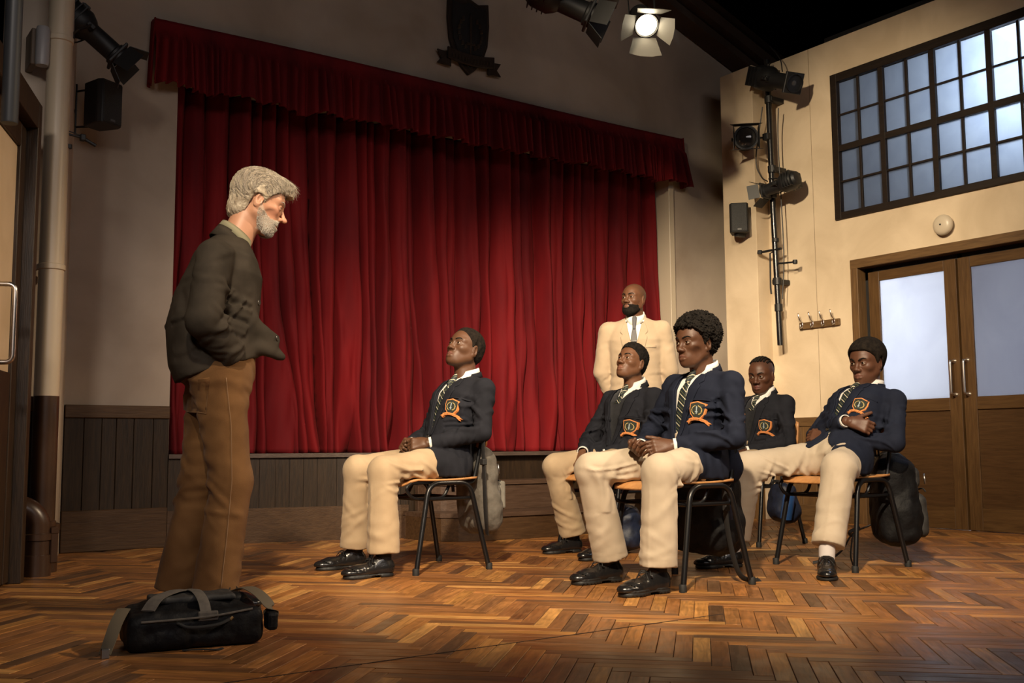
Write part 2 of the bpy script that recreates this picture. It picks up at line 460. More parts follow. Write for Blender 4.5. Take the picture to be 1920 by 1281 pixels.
# ---------------------------------------------------------------- floor: herringbone wood blocks
def parquet():
    fl = MB().box((-1.5, -1.0, -.06), (7.4, 7.2, -.012)).build('floor', mat('bitumen_bed', (.012, .008, .005), .9)); tag(fl, kind='structure')
    m = mat('oak_block', (.3, .15, .05), .34, 0, .5); b = m.node_tree.nodes['Principled BSDF']
    col = nd(m, 'ShaderNodeAttribute'); col.attribute_name = 'Col'
    uv = nd(m, 'ShaderNodeUVMap'); uv.uv_map = 'grain'; mp = nd(m, 'ShaderNodeMapping'); mp.inputs['Scale'].default_value = (3.0, 34, 1); lk(m, uv.outputs[0], mp.inputs[0])
    n = nd(m, 'ShaderNodeTexNoise', i_Scale=1.6, i_Detail=6, i_Distortion=1.2); lk(m, mp.outputs[0], n.inputs['Vector'])
    r = nd(m, 'ShaderNodeMapRange', i_1=.32, i_2=.70, i_3=.62, i_4=1.32); lk(m, n.outputs['Fac'], r.inputs[0])
    n3 = nd(m, 'ShaderNodeTexNoise', i_Scale=9, i_Detail=3); lk(m, uv.outputs[0], n3.inputs['Vector']); r3 = nd(m, 'ShaderNodeMapRange', i_1=.3, i_2=.7, i_3=.85, i_4=1.12); lk(m, n3.outputs['Fac'], r3.inputs[0])
    mm = nd(m, 'ShaderNodeMath', operation='MULTIPLY'); lk(m, r.outputs[0], mm.inputs[0]); lk(m, r3.outputs[0], mm.inputs[1])
    x = nd(m, 'ShaderNodeVectorMath', operation='SCALE'); lk(m, col.outputs['Color'], x.inputs[0]); lk(m, mm.outputs[0], x.inputs['Scale']); lk(m, x.outputs[0], b.inputs['Base Color'])
    r2 = nd(m, 'ShaderNodeMapRange', i_1=.3, i_2=.7, i_3=.30, i_4=.50); lk(m, n3.outputs['Fac'], r2.inputs[0]); lk(m, r2.outputs[0], b.inputs['Roughness'])
    bp = nd(m, 'ShaderNodeBump', i_Strength=.18, i_Distance=.004); lk(m, n.outputs['Fac'], bp.inputs['Height']); lk(m, bp.outputs[0], b.inputs['Normal'])
    W = .0535; N = 7; e1 = np.array([math.sin(math.radians(45.5)), math.cos(math.radians(45.5))]); e2 = np.array([e1[1], -e1[0]]); ax, ay = e2, -e1
    rs = random.Random(11); blocks = []
    f, yaw = 1957.86, .6173; fw = np.array([math.sin(yaw), math.cos(yaw)]); rt = np.array([math.cos(yaw), -math.sin(yaw)])
    O = np.array([3.0, 3.0])+ay*.02
    for k in range(-140, 140):
        for t in range(-12, 12):
            for kind in (0, 1):
                if kind == 0: x0, y0, x1, y1 = k+2*N*t, k, k+2*N*t+N, k+1
                else: x0, y0, x1, y1 = k+2*N*t, k+1, k+2*N*t+1, k+1+N
                c = O+ax*(x0+x1)/2*W+ay*(y0+y1)/2*W
                if not (-.9 < c[0] < 6.9 and -.3 < c[1] < 6.7): continue
                d = c@fw; s = c@rt
                blocks.append((1/(d*d) if (d > 2.62 and abs(s/d) < .49) else 0, (x0, y0, x1, y1), kind))
    blocks.sort(key=lambda q: -q[0])
    pal = [(.43, .200, .055), (.36, .152, .040), (.30, .122, .034), (.25, .106, .035), (.19, .084, .030), (.50, .255, .078), (.125, .062, .028), (.33, .146, .045), (.235, .100, .033)]; wts = [3, 4, 5, 5, 4, 1.6, 2.2, 4, 4]
    def geo(bk):
        (x0, y0, x1, y1), kind = bk; g = .012+rs.random()*.012; h = (rs.random()-.5)*.0010; be = .025
        a, b_, c, d = x0+g, y0+g, x1-g, y1-g; tl = [(rs.random()-.5)*.0007 for _ in range(4)]; V = []
        for (x, y, z) in [(a, b_, -.02), (c, b_, -.02), (c, d, -.02), (a, d, -.02), (a, b_, h-.0012), (c, b_, h-.0012), (c, d, h-.0012), (a, d, h-.0012), (a+be, b_+be, h+tl[0]), (c-be, b_+be, h+tl[1]), (c-be, d-be, h+tl[2]), (a+be, d-be, h+tl[3])]:
            p = O+ax*x*W+ay*y*W; V.append((p[0], p[1], z))
        F = [(8, 11, 10, 9)]+[(i, 4+i, 4+(i+1) % 4, (i+1) % 4) for i in range(4)]+[(4+i, 8+i, 8+(i+1) % 4, 4+(i+1) % 4) for i in range(4)]
        co = np.array(rs.choices(pal, wts)[0])*(.86+.3*rs.random()); ou, ov = rs.random()*40, rs.random()*40
        uv = [((v[0]*ax[0]+v[1]*ax[1])+ou, (v[0]*ay[0]+v[1]*ay[1])+ov) for v in V] if kind == 0 else [((v[0]*ay[0]+v[1]*ay[1])+ou, (v[0]*ax[0]+v[1]*ax[1])+ov) for v in V]
        return V, F, co, uv
    def mk(name, bl):
        V = []; F = []; Cc = []; UVs = []
        for bk in bl:
            v, f_, c, uv_ = geo(bk[1:]); k = len(V); V += v; F += [tuple(i+k for i in q) for q in f_]; Cc += [c]*len(v); UVs += uv_
        o = link_mesh(name, V, F, m, fl, False, None, np.array(Cc)); L = o.data.uv_layers.new(name='grain')
        for l in o.data.loops: L.data[l.index].uv = UVs[l.vertex_index]
        return o
    for bk in blocks[:300]: mk('wood_block', [bk])
    tag(mk('wood_block_field', blocks[300:]), kind='stuff')
parquet()

# ---------------------------------------------------------------- back wall with stage opening
def planks_x(parent, x0, x1, z0, z1, y, m, w, th=.018, seed=0, name='plank'):
    """vertical boards side by side along X at depth y, each its own piece"""
    rs = random.Random(seed); n = max(1, round((x1-x0)/w)); e = [x0+(x1-x0)*i/n+(0 if i in (0, n) else (rs.random()-.5)*.02) for i in range(n+1)]
    for i in range(n):
        d = rs.random()*.004
        MB().box((e[i]+.0015, y-th-d, z0), (e[i+1]-.0015, y-.001, z1), bev=.0025).build(name, m, parent)
wb = MB()
wb.box((1.40, 6.62, 0), (2.05, 6.80, 6.2)); wb.box((6.415, 6.62, 0), (8.2, 6.80, 6.2)); wb.box((2.05, 6.62, 3.02), (6.415, 6.80, 6.2)); wb.box((2.05, 6.62, 0), (6.415, 6.66, .50))
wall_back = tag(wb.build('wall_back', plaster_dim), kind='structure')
planks_x(wall_back, 1.425, 2.045, .235, .80, 6.62, w_dark, .105, seed=2)
MB().box((1.425, 6.585, .795), (2.045, 6.62, .872), bev=.004).build('wainscot_rail', w_cap, wall_back)
o = MB().box((1.425, 6.59, 0), (2.045, 6.622, .245), bev=.004).build('baseboard_back', w_skirt); tag(o, kind='structure')
o = MB().box((6.398, 6.595, .575), (6.457, 6.79, 3.015), bev=.003).build('trim_1', cream); tag(o, kind='structure')
o = MB().box((1.385, 6.55, .12), (1.41, 6.66, 5.0), bev=.003).build('trim_2', cream); tag(o, kind='structure')
MB().box((6.455, 6.59, .795), (7.3, 6.62, .872), bev=.004).build('wainscot_rail', w_cap, wall_back)
planks_x(wall_back, 6.455, 7.2, 0, .80, 6.62, w_dark, .12, seed=5)
# raking timbers where the back wall meets the dark roof
for n, (y0, y1, dz, h, c) in enumerate([(6.40, 6.60, 0, .075, (.045, .026, .015)), (6.33, 6.60, .10, .10, (.040, .022, .013)), (6.26, 6.60, .225, .12, (.026, .017, .012))]):
    a = (8.1, 3.845+dz); b_ = (2.0, 3.845+dz+6.1*.35); M = None
    V = [(a[0], y, a[1]+q) for y in (y0, y1) for q in (0, h)]+[(b_[0], y, b_[1]+q) for y in (y0, y1) for q in (0, h)]
    F = [(0, 1, 3, 2), (4, 6, 7, 5), (0, 4, 5, 1), (2, 3, 7, 6), (1, 5, 7, 3), (0, 2, 6, 4)]
    o = MB().add(V, F).build('trim_%d' % (n+3), noise_mat('raking_timber_%d' % n, c, tuple(x*1.5 for x in c), 3, .8)); tag(o, kind='structure')
MB().add([(8.15, 6.235, 4.05), (8.15, 6.235, 6.3), (1.9, 6.235, 6.3), (1.9, 6.235, 6.24), (8.15, 6.255, 4.05), (8.15, 6.255, 6.3), (1.9, 6.255, 6.3), (1.9, 6.255, 6.24)], [(0, 3, 2, 1), (4, 5, 6, 7), (0, 1, 5, 4), (1, 2, 6, 5), (2, 3, 7, 6), (3, 0, 4, 7)]).build('blackout_panel', void, wall_back)  # black sheet added over the wall, standing in for the unlit roof space
roof = MB().add([(-2, -1.5, 6.3), (9, -1.5, 6.3), (9, 7, 6.3), (-2, 7, 6.3), (-2, -1.5, 6.35), (9, -1.5, 6.35), (9, 7, 6.35), (-2, 7, 6.35)], [(0, 3, 2, 1), (4, 5, 6, 7), (0, 1, 5, 4), (1, 2, 6, 5), (2, 3, 7, 6), (3, 0, 4, 7)]).build('ceiling', void); tag(roof, kind='structure')

# ---------------------------------------------------------------- stage front and steps
CX = 4.24
def mirror(pts): return pts+[(2*CX-x, y) for x, y in reversed(pts) if abs(x-CX) > 1e-6]
front = mirror([(2.045, 6.60), (2.30, 6.575), (2.56, 6.53), (2.82, 6.475), (3.08, 6.405), (3.30, 6.325), (3.52, 6.235), (3.85, 6.20), (CX, 6.19)])
def deck(name, pts, z0, z1, m, parent=None, over=0.0, back=6.64):
    P = [(x, y-over) for x, y in pts]; P = P+[(P[-1][0], back), (P[0][0], back)]
    return MB().prism(P, z1-z0, Matrix.Translation((0, 0, z0))).build(name, m, parent)
stage = tag(deck('floor_stage', [(x, y+.035) for x, y in front], 0, .545, w_dark), kind='structure')
MB().prism([(2.045, 6.6), (6.415, 6.6), (6.415, 8.4), (2.045, 8.4)], .022, Matrix.Translation((0, 0, .545))).build('stage_boards', w_lip, stage)
def curve_board(name, pts, z0, z1, th, m, parent, out=0.0, n=None):
    """board bent along a plan curve, its face pushed out by 'out'"""
    P = resample(pts, n or 24); T = np.gradient(P, axis=0); T /= np.linalg.norm(T, axis=1)[:, None]; Nn = np.stack([T[:, 1], -T[:, 0]], 1)
    A = P+Nn*out; Bq = A-Nn*th; V = []; F = []
    for i in range(len(P)): V += [(*A[i], z0), (*A[i], z1), (*Bq[i], z1), (*Bq[i], z0)]
    for i in range(len(P)-1):
        k = i*4
        for q in range(4): F.append((k+q, k+4+q, k+4+(q+1) % 4, k+(q+1) % 4))
    F.append((0, 1, 2, 3)); e = (len(P)-1)*4; F.append((e+3, e+2, e+1, e))
    bm = bmesh.new(); vs = [bm.verts.new(v) for v in V]; [bm.faces.new([vs[i] for i in f]) for f in F]; bmesh.ops.recalc_face_normals(bm, faces=bm.faces)
    bm.verts.index_update(); V = [v.co.copy() for v in bm.verts]; F = [[v.index for v in f.verts] for f in bm.faces]; bm.free()
    return MB().add(V, F).build(name, m, parent)
fl_ = resample(front, 200); Ltot = np.linalg.norm(np.diff(fl_, axis=0), axis=1).sum(); rs = random.Random(4)
for side in (0, 1):
    seg = [p for p in fl_ if (p[0] < 3.56 if side == 0 else p[0] > 2*CX-3.56)]; seg = resample(seg, 121); e = [0]
    while e[-1] < 120: e.append(min(120, e[-1]+rs.choice([7, 8, 9, 10])))
    for a, b_ in zip(e[:-1], e[1:]):
        q = seg[a:b_+1]
        if len(q) < 2: continue
        t = nrm(q[-1]-q[0]); q = [q[0]+t*.0012, q[-1]-t*.0012]
        curve_board('plank', q, .215, .548, .02, w_dark, stage, rs.random()*.003, 2)
    curve_board('skirting_board', seg, 0.0, .222, .02, w_skirt, stage, .014, 30)
curve_board('stage_lip', front, .545, .572, .09, w_lip, stage, .022, 60)
t1 = mirror([(3.50, 6.22), (3.515, 5.98), (3.56, 5.84), (3.66, 5.75), (3.85, 5.69), (CX, 5.665)]); t2 = mirror([(3.60, 6.20), (3.625, 6.10), (3.70, 6.01), (3.86, 5.96), (CX, 5.945)])
steps = thing('stage_steps', 'curved dark wooden steps rising to the stage before the red curtain', 'steps', (CX, 5.9, 0))
def ch(o): o.parent = steps; o.matrix_parent_inverse = Matrix.Translation((-CX, -5.9, 0)); return o
ch(deck('base', [(x, y+.02) for x, y in t1], 0, .155, w_step, back=6.18)); ch(curve_board('riser_board', resample(t1, 40), .002, .152, .02, w_skirt, None, .0, 40)); ch(deck('tread', t1, .152, .180, w_step, over=.012, back=6.18))
ch(deck('base', [(x, y+.02) for x, y in t2], .18, .35, w_step, back=6.18)); ch(curve_board('riser_board', resample(t2, 40), .181, .349, .02, w_step, None, .0, 40)); ch(deck('tread', t2, .349, .376, w_step, over=.012, back=6.18))

# ---------------------------------------------------------------- red curtain and pelmet
red = mat('red_velour', (.30, .010, .014), .82, 0, .25, Sheen_Weight=.04, Sheen_Roughness=.45)
red.node_tree.nodes['Principled BSDF'].inputs['Sheen Tint'].default_value = (1, .25, .2, 1)
def nz(b, m, v=.12, sc=5):
    tc = nd(m, 'ShaderNodeTexCoord'); mp = nd(m, 'ShaderNodeMapping'); mp.inputs['Scale'].default_value = (1, 1, .25); lk(m, tc.outputs['Object'], mp.inputs[0])
    n = nd(m, 'ShaderNodeTexNoise', i_Scale=sc, i_Detail=5); lk(m, mp.outputs[0], n.inputs['Vector']); x = nd(m, 'ShaderNodeMix', data_type='RGBA'); x.inputs[6].default_value = (.088, .0018, .0050, 1); x.inputs[7].default_value = (.180, .0045, .007, 1)
    r = nd(m, 'ShaderNodeMapRange', i_1=.3, i_2=.7); lk(m, n.outputs['Fac'], r.inputs[0]); lk(m, r.outputs[0], x.inputs[0]); lk(m, x.outputs[2], b.inputs['Base Color'])
nz(red.node_tree.nodes['Principled BSDF'], red)
def pleats(x, z, knots, rs_amp, depth, sharp):
    """depth of the cloth: rounded fronts between narrow, deep valleys. knots = valley positions"""
    i = np.clip(np.searchsorted(knots, x)-1, 0, len(knots)-2); a = knots[i]; b = knots[i+1]; t = (x-a)/(b-a)
    return rs_amp[i]*depth*np.clip(np.sin(np.pi*t)*1.28-.20, 0, 1)**sharp
def curtain():
    rs = np.random.RandomState(5); x0, x1 = 2.053, 6.402; z0, z1 = .572, 3.01; nx, nz_ = 900, 70
    kn = [x0]
    while kn[-1] < x1: kn.append(kn[-1]+(.06+.07*rs.rand() if rs.rand() < .45 else .12+.09*rs.rand()))
    kn = np.array(kn); kn = x0+(kn-x0)*(x1-x0)/(kn[-1]-x0); am = .55+.75*rs.rand(len(kn)); k2 = kn+rs.randn(len(kn))*.012; k2.sort()
    X = np.linspace(x0, x1, nx); Z = z1+(z0-z1)*np.linspace(0, 1, nz_)**.95; V = np.zeros((nz_, nx, 3))
    sh = rs.randn(40)*.03; shx = np.linspace(x0, x1, 40)
    for r, z in enumerate(Z):
        t = (z1-z)/(z1-z0)
        w = np.interp(X, shx, sh)*t*1.2+.030*t*t*np.sin(X*5.3+z*2.2)+.012*t*np.sin(X*17+z*6); fall = np.exp(-((X-2.95)/.35)**2)*.10*t**2+np.exp(-((X-3.75)/.3)**2)*.06*t**2
        xx = np.clip(X+w-fall, x0, x1); kk = kn*(1-t)+k2*t; kk.sort()
        d = pleats(xx, z, kk, am, .135*(.75+.45*t), .60)+.022*np.sin(xx*9+1.7*np.sin(z*1.3))*t+.010*np.sin(X*38+z*7)*t+.006*np.sin(X*61-z*11)*t
        low = np.clip((t-.86)/.14, 0, 1); d = d+low*.03*np.sin(X*21+3*np.sin(X*4))
        V[r, :, 0] = X+.010*np.sin(X*30+z*3)*t; d = d+.016*np.sin(xx*47+2.2*np.sin(xx*7)+z*.8); V[r, :, 1] = 6.85-d; V[r, :, 2] = z+(.004*np.sin(X*25) if r == nz_-1 else 0)
    V = V.reshape(-1, 3); i, j = np.meshgrid(np.arange(nz_-1), np.arange(nx-1), indexing='ij'); a = (i*nx+j).ravel()
    F = np.stack([a, a+nx, a+nx+1, a+1], 1); o = link_mesh('stage_curtain', V, F, red)
    md = o.modifiers.new('s', 'SOLIDIFY'); md.thickness = .006; md.offset = 1
    return tag(o, 'full-height pleated dark red velvet curtain closing off the stage', 'curtain')
curtain()
def pelmet():
    rs = np.random.RandomState(9); x0, x1 = 1.87, 6.515; ztop, zb = 3.345, 2.905; nx, nz_ = 1000, 22; kn = [x0]
    while kn[-1] < x1: kn.append(kn[-1]+.032+.055*rs.rand())
    kn = np.array(kn); kn = x0+(kn-x0)*(x1-x0)/(kn[-1]-x0); am = .4+.9*rs.rand(len(kn)); X = np.linspace(x0, x1, nx); V = []
    drop = np.interp(X, kn, rs.randn(len(kn))*.012)
    for r in range(nz_):
        t = r/(nz_-1); band = np.clip((t-.13)/.2, 0, 1); w = .02*t*np.sin(X*13+2)+np.interp(X, kn, rs.randn(len(kn))*.0)*t
        d = pleats(np.clip(X+w, x0, x1), 0, kn, am, .055*(.25+.75*band)*(1+.35*t), .7)*(.12+.88*band)+.03*t+.02*t*np.sin(X*11)
        z = ztop+(zb-ztop)*t+drop*t+.012*t*np.sin(X*19)+.010*np.sin((X-1.9)*1.25)*(1-t)
        V.append(np.stack([X+np.interp(X, [x0, x0+.1, x1-.12, x1], [-.02, 0, 0, .05])*t, 6.545-d, z], 1))
    V = np.concatenate(V); i, j = np.meshgrid(np.arange(nz_-1), np.arange(nx-1), indexing='ij'); a = (i*nx+j).ravel(); F = np.stack([a, a+nx, a+nx+1, a+1], 1)
    o = link_mesh('curtain_pelmet', V, F, red); md = o.modifiers.new('s', 'SOLIDIFY'); md.thickness = .006
    tag(o, 'gathered dark red velvet pelmet across the top of the stage opening', 'pelmet')
    b = MB(); b.box((x0+.01, 6.55, 3.25), (x1-.01, 6.62, 3.335)); b.build('batten', w_dark, o)
    for x, w in ((x0-.004, -1), (x1+.02, 1)):      # returns to the wall at each end
        n = 8; P = np.zeros((n, 6, 3))
        for k in range(n):
            for q in range(6): t = q/5; P[k, q] = (x+w*.01*math.sin(k*1.8)*(.3+t)+(.035*t if w > 0 else -.015*t), 6.53+(6.62-6.53)*k/(n-1), ztop+(zb-ztop+.01*math.sin(k*2))*t)
        Vv, Ff = sheet(P, np.array([w, 0, 0.]), .006); link_mesh('return_fold', Vv, Ff, red, o)
pelmet()

# ---------------------------------------------------------------- right wall, window and double door
XR = 6.86; wr = MB()
def wbox(y0, y1, z0, z1): wr.box((XR, y0, z0), (XR+.09, y1, z1))
WY0, WY1, WZ0, WZ1 = 3.00, 5.18, 2.385, 3.565; DY0, DY1, DZ = 3.36, 5.00, 1.99
wbox(-1.2, 3.00, 0, 3.87); wbox(WY1, 5.87, 0, 3.87); wbox(3.00, WY1, WZ1, 3.87); wbox(3.00, WY1, DZ, WZ0); wbox(3.00, DY0, 0, DZ); wbox(DY1, WY1, 0, DZ)
wall_right = tag(wr.build('wall_right', plaster), kind='structure')
MB().box((XR-.0015, 5.395, .83), (XR+.001, 5.399, 3.87)).build('joint', mat('joint_shadow', (.30, .23, .15), .9), wall_right)  # thin darker strip marking the seam in the plaster
MB().box((XR-.028, 5.03, .755), (XR, 5.87, .828), bev=.004).build('wainscot_rail', w_cap_y, wall_right); 
for k in range(6): MB().box((XR-.016-.002*(k % 2), 5.03+.14*k+.0015, .12), (XR-.001, 5.03+.14*(k+1)-.0015, .756), bev=.002).build('plank', w_post, wall_right)
o = MB().box((XR-.03, 5.03, 0), (XR, 5.87, .13), bev=.004).build('baseboard_right', w_cap_y); tag(o, kind='structure')
pl = tag(MB().box((6.70, 5.87, 0), (7.1, 6.235, 3.85), bev=.003).build('wall_pier', plaster), kind='structure')
MB().box((6.672, 5.86, .755), (6.70, 6.24, .828), bev=.004).build('wainscot_rail', w_cap_y, pl); MB().box((6.684, 5.862, 0), (6.70, 6.24, .756)).build('panel', w_post, pl)
# window: frame, bars and frosted panes
frost = mat('frosted_glass', (.80, .86, .95), .6)
def frosted(m, c1, c2, sc, dens=.5):
    nt = m.node_tree; b = nt.nodes['Principled BSDF']; out = nt.nodes['Material Output']
    tc = nd(m, 'ShaderNodeTexCoord'); n = nd(m, 'ShaderNodeTexNoise', i_Scale=sc, i_Detail=6, i_Distortion=.8); lk(m, tc.outputs['Object'], n.inputs['Vector'])
    r = nd(m, 'ShaderNodeMapRange', i_1=.35, i_2=.7); lk(m, n.outputs['Fac'], r.inputs[0]); x = nd(m, 'ShaderNodeMix', data_type='RGBA'); x.inputs[6].default_value = (*c1, 1); x.inputs[7].default_value = (*c2, 1); lk(m, r.outputs[0], x.inputs[0])
    t = nd(m, 'ShaderNodeBsdfTranslucent'); lk(m, x.outputs[2], t.inputs[0]); b.inputs['Base Color'].default_value = (.16, .17, .19, 1); b.inputs['Roughness'].default_value = .35
    mx = nd(m, 'ShaderNodeMixShader'); mx.inputs[0].default_value = .82; lk(m, b.outputs[0], mx.inputs[1]); lk(m, t.outputs[0], mx.inputs[2]); lk(m, mx.outputs[0], out.inputs[0])
frosted(frost, (.80, .86, .95), (.72, .78, .88), 6)
def ybox(mb, y0, y1, z0, z1, x0, x1, bev=.003): return mb.box((x0, y0, z0), (x1, y1, z1), bev=bev)
w_win = wood('window_timber', (.008, .0045, .0028), (.018, .010, .006), 1)
win = thing('window_1', None, None, (XR, 4.1, 0)); tag(win, kind='structure')
def under(par, o): o.parent = par; o.matrix_parent_inverse = par.matrix_world.inverted() if False else Matrix.Translation(-par.location); return o
fr = MB(); ybox(fr, WY0+.058, WY1-.058, WZ1-.06, WZ1+.01, XR-.02, XR+.05); ybox(fr, WY0+.058, WY1-.058, WZ0, WZ0+.055, XR-.02, XR+.05); ybox(fr, WY1-.06, WY1, WZ0, WZ1+.01, XR-.02, XR+.05); ybox(fr, WY0, WY0+.06, WZ0, WZ1+.01, XR-.02, XR+.05)
under(win, fr.build('window_frame', w_win))
ys = [5.12, 4.935, 4.72, 4.505, 4.285, 4.07, 3.845, 3.632, 3.41, 3.20, 3.06]; zr = [2.44, 2.69, 2.96, 3.235, 3.505]
for i, y in enumerate(ys[1:-1]):
    thick = i % 2 == 1; w = .022 if thick else .010
    under(win, ybox(MB(), y-w, y+w, WZ0+.05, WZ1-.05, XR-.012 if thick else XR+.0, XR+.035, .002).build('mullion' if thick else 'glazing_bar', w_win))
for i, z in enumerate(zr[1:-1]):
    thick = i == 1; w = .026 if thick else .008
    under(win, ybox(MB(), WY0+.05, WY1-.05, z-w, z+w, XR-.010 if thick else XR+.002, XR+.033, .002).build('transom' if thick else 'glazing_bar', w_win))
for i in range(len(ys)-1):
    for k in range(4):
        under(win, MB().box((XR+.016, ys[i+1]+.006, zr[k]+.006), (XR+.021, ys[i]-.006, zr[k+1]-.006)).build('pane', frost))
# what stands behind the frosted panes: a dark passage with its own lamps
area('passage_lamp_window', (7.45, 3.45, 3.30), (6.9, 3.6, 3.15), 22, (.78, .88, 1.0), .25, .25)
area('passage_daylight', (8.7, 4.4, 3.1), (6.9, 4.4, 2.9), 1.2, (.60, .74, 1.0), 1.6, .8)
area('passage_lamp_door', (8.2, 4.85, 1.60), (6.9, 4.60, 1.35), 34, (.90, .93, 1.0), .5, .5)
area('passage_lamp_far_door', (8.9, 3.6, 1.2), (6.9, 3.7, 1.3), 20, (.80, .84, 1.0), .6, .6)
pw = MB(); pw.box((XR+.09, 5.25, 0), (9.3, 5.3, 3.9)); pw.box((9.3, 2.6, 0), (9.35, 5.3, 3.9)); pw.box((XR+.09, 4.13, 0), (8.6, 4.15, 2.1)); pw.box((XR+.09, 2.6, 2.18), (9.3, 5.3, 2.22)); pw.box((XR+.09, 2.6, 3.9), (9.3, 5.3, 3.95))
tag(pw.build('wall_passage', black), kind='structure')
# doors
w_door = wood('door_timber', (.058, .029, .010), (.095, .050, .018), 2, rough=.42); w_door_h = wood('door_timber_rail', (.058, .029, .010), (.095, .050, .018), 1, rough=.42); w_panel = wood('door_panel_timber', (.045, .022, .008), (.070, .035, .013), 1, rough=.42)
glass_d = mat('frosted_door_glass', (.8, .8, .85), .5); frosted(glass_d, (.86, .88, .93), (.76, .78, .84), 2.2)
df = thing('door_frame', None, None, (XR, 4.2, 0)); tag(df, kind='structure')
fb = MB(); ybox(fb, DY1-.02, DY1+.045, 0, DZ+.05, XR-.035, XR+.10); ybox(fb, DY0-.045, DY0+.02, 0, DZ+.05, XR-.035, XR+.10); under(df, fb.build('jamb', w_post)); under(df, ybox(MB(), DY0-.045, DY1+.045, DZ-.02, DZ+.05, XR-.037, XR+.10).build('header', w_cap_y))
under(df, MB().box((XR+.066, DY0, 1.88), (XR+.085, DY1, DZ+.02)).box((XR+.066, DY1-.09, 0), (XR+.085, DY1, DZ)).box((XR+.066, 4.165, 0), (XR+.085, 4.20, DZ)).build('door_stop', black))  # black boards added behind the leaf gaps to block leaking passage light
steel = mat('brushed_steel', (.62, .58, .54), .28, 1)
def leaf(n, y0, y1, hy):
    """one door leaf between y0<y1, handle at hy"""
    d = thing('door_%d' % n, None, None, (XR+.03, (y0+y1)/2, 0)); tag(d, kind='structure'); xa, xb = XR+.02, XR+.06
    s0 = .095; add = lambda o: under(d, o)
    for a, b in ((y0, y0+s0), (y1-s0, y1)): add(ybox(MB(), a, b, .004, 1.93, xa, xb).build('stile', w_door))
    add(ybox(MB(), y0+s0, y1-s0, 1.855, 1.93, xa, xb).build('top_rail', w_door_h)); add(ybox(MB(), y0+s0, y1-s0, .845, .935, xa, xb).build('middle_rail', w_door_h)); add(ybox(MB(), y0+s0, y1-s0, .004, .16, xa, xb).build('bottom_rail', w_door_h))
    add(MB().box((xa+.014, y0+s0-.005, .155), (xa+.024, y1-s0+.005, .85)).build('lower_panel', w_panel)); add(MB().box((xa+.016, y0+s0-.005, .93), (xa+.022, y1-s0+.005, 1.86)).build('pane', glass_d))
    h = MB(); h.tube(round_path([(xa, hy, .955), (xa-.055, hy, .955), (xa-.055, hy, 1.195), (xa, hy, 1.195)], .02, 5), .0095, 10); hh = add(h.build('pull_handle', steel, smooth=True))
    for z in (.955, 1.195): add(MB().lathe([(0, 0), (.016, 0), (.016, .004), (0, .005)], 14, Matrix.Translation((xa, hy, z))@Matrix.Rotation(-math.pi/2, 4, 'Y')).build('rose', steel, smooth=True))
leaf(1, 4.192, 4.925, 4.235); leaf(2, 3.44, 4.176, 4.135)

# ---------------------------------------------------------------- left side: return wall, door edge, soil pipe
wl = MB(); wl.add([(.93, 5.75, 0), (1.215, 5.75, 0), (1.425, 6.62, 0), (1.2, 6.75, 0), (.90, 5.9, 0), (.93, 5.75, 5), (1.215, 5.75, 5), (1.425, 6.62, 5), (1.2, 6.75, 5), (.90, 5.9, 5)], [(0, 1, 6, 5), (1, 2, 7, 6), (2, 3, 8, 7), (3, 4, 9, 8), (4, 0, 5, 9), (5, 6, 7, 8, 9), (4, 3, 2, 1, 0)])
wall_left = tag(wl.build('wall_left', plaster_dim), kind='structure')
for x0, x1 in ((.94, 1.0), (1.003, 1.07), (1.073, 1.14)): MB().box((x0, 5.73, .12), (x1, 5.75, .80), bev=.002).build('plank', w_dark, wall_left)
MB().box((.94, 5.715, .80), (1.145, 5.75, .875), bev=.003).build('wainscot_rail', w_cap, wall_left); MB().box((.94, 5.72, 0), (1.145, 5.75, .13), bev=.003).build('plinth', w_skirt, wall_left)
# the left door, seen almost edge-on
A = np.array([.955, 5.25]); Bv = nrm([-.40, -1.0]); R = Matrix(((Bv[0], -Bv[1]*-1, 0, A[0]), (Bv[1], Bv[0]*-1, 0, A[1]), (0, 0, 1, 0), (0, 0, 0, 1)))
# local frame: x runs along the wall toward the audience, y out of the room
R = frame_M((A[0], A[1], 0), (Bv[0], Bv[1], 0), (0, 0, 1))
w_post_l = wood('left_frame_post', (.018, .010, .005), (.050, .027, .012), 2)
ld = thing('door_3', None, None, (A[0], A[1], 0)); tag(ld, kind='structure')
def lb(lo, hi, nm, m, bev=.003): return under(ld, MB().box(lo, hi, R, bev).build(nm, m))
lb((-.05, -.10, 0), (.02, .02, 2.25), 'jamb', w_post_l); lb((.02, -.08, 2.12), (1.6, .02, 2.25), 'header', w_post_l); lb((.03, -.07, .01), (.13, -.03, 2.11), 'stile', w_post_l)
lb((.13, -.065, .01), (1.0, -.035, .95), 'lower_panel', w_post_l); lb((.13, -.055, .95), (1.0, -.045, 2.0), 'pane', noise_mat('lit_cream_glass', (.62, .47, .30), (.70, .54, .36), 5, .5)); lb((.13, -.07, 2.0), (1.0, -.03, 2.11), 'top_rail', w_post_l)
lb((1.0, -.07, .01), (1.1, -.03, 2.11), 'stile', w_post_l)
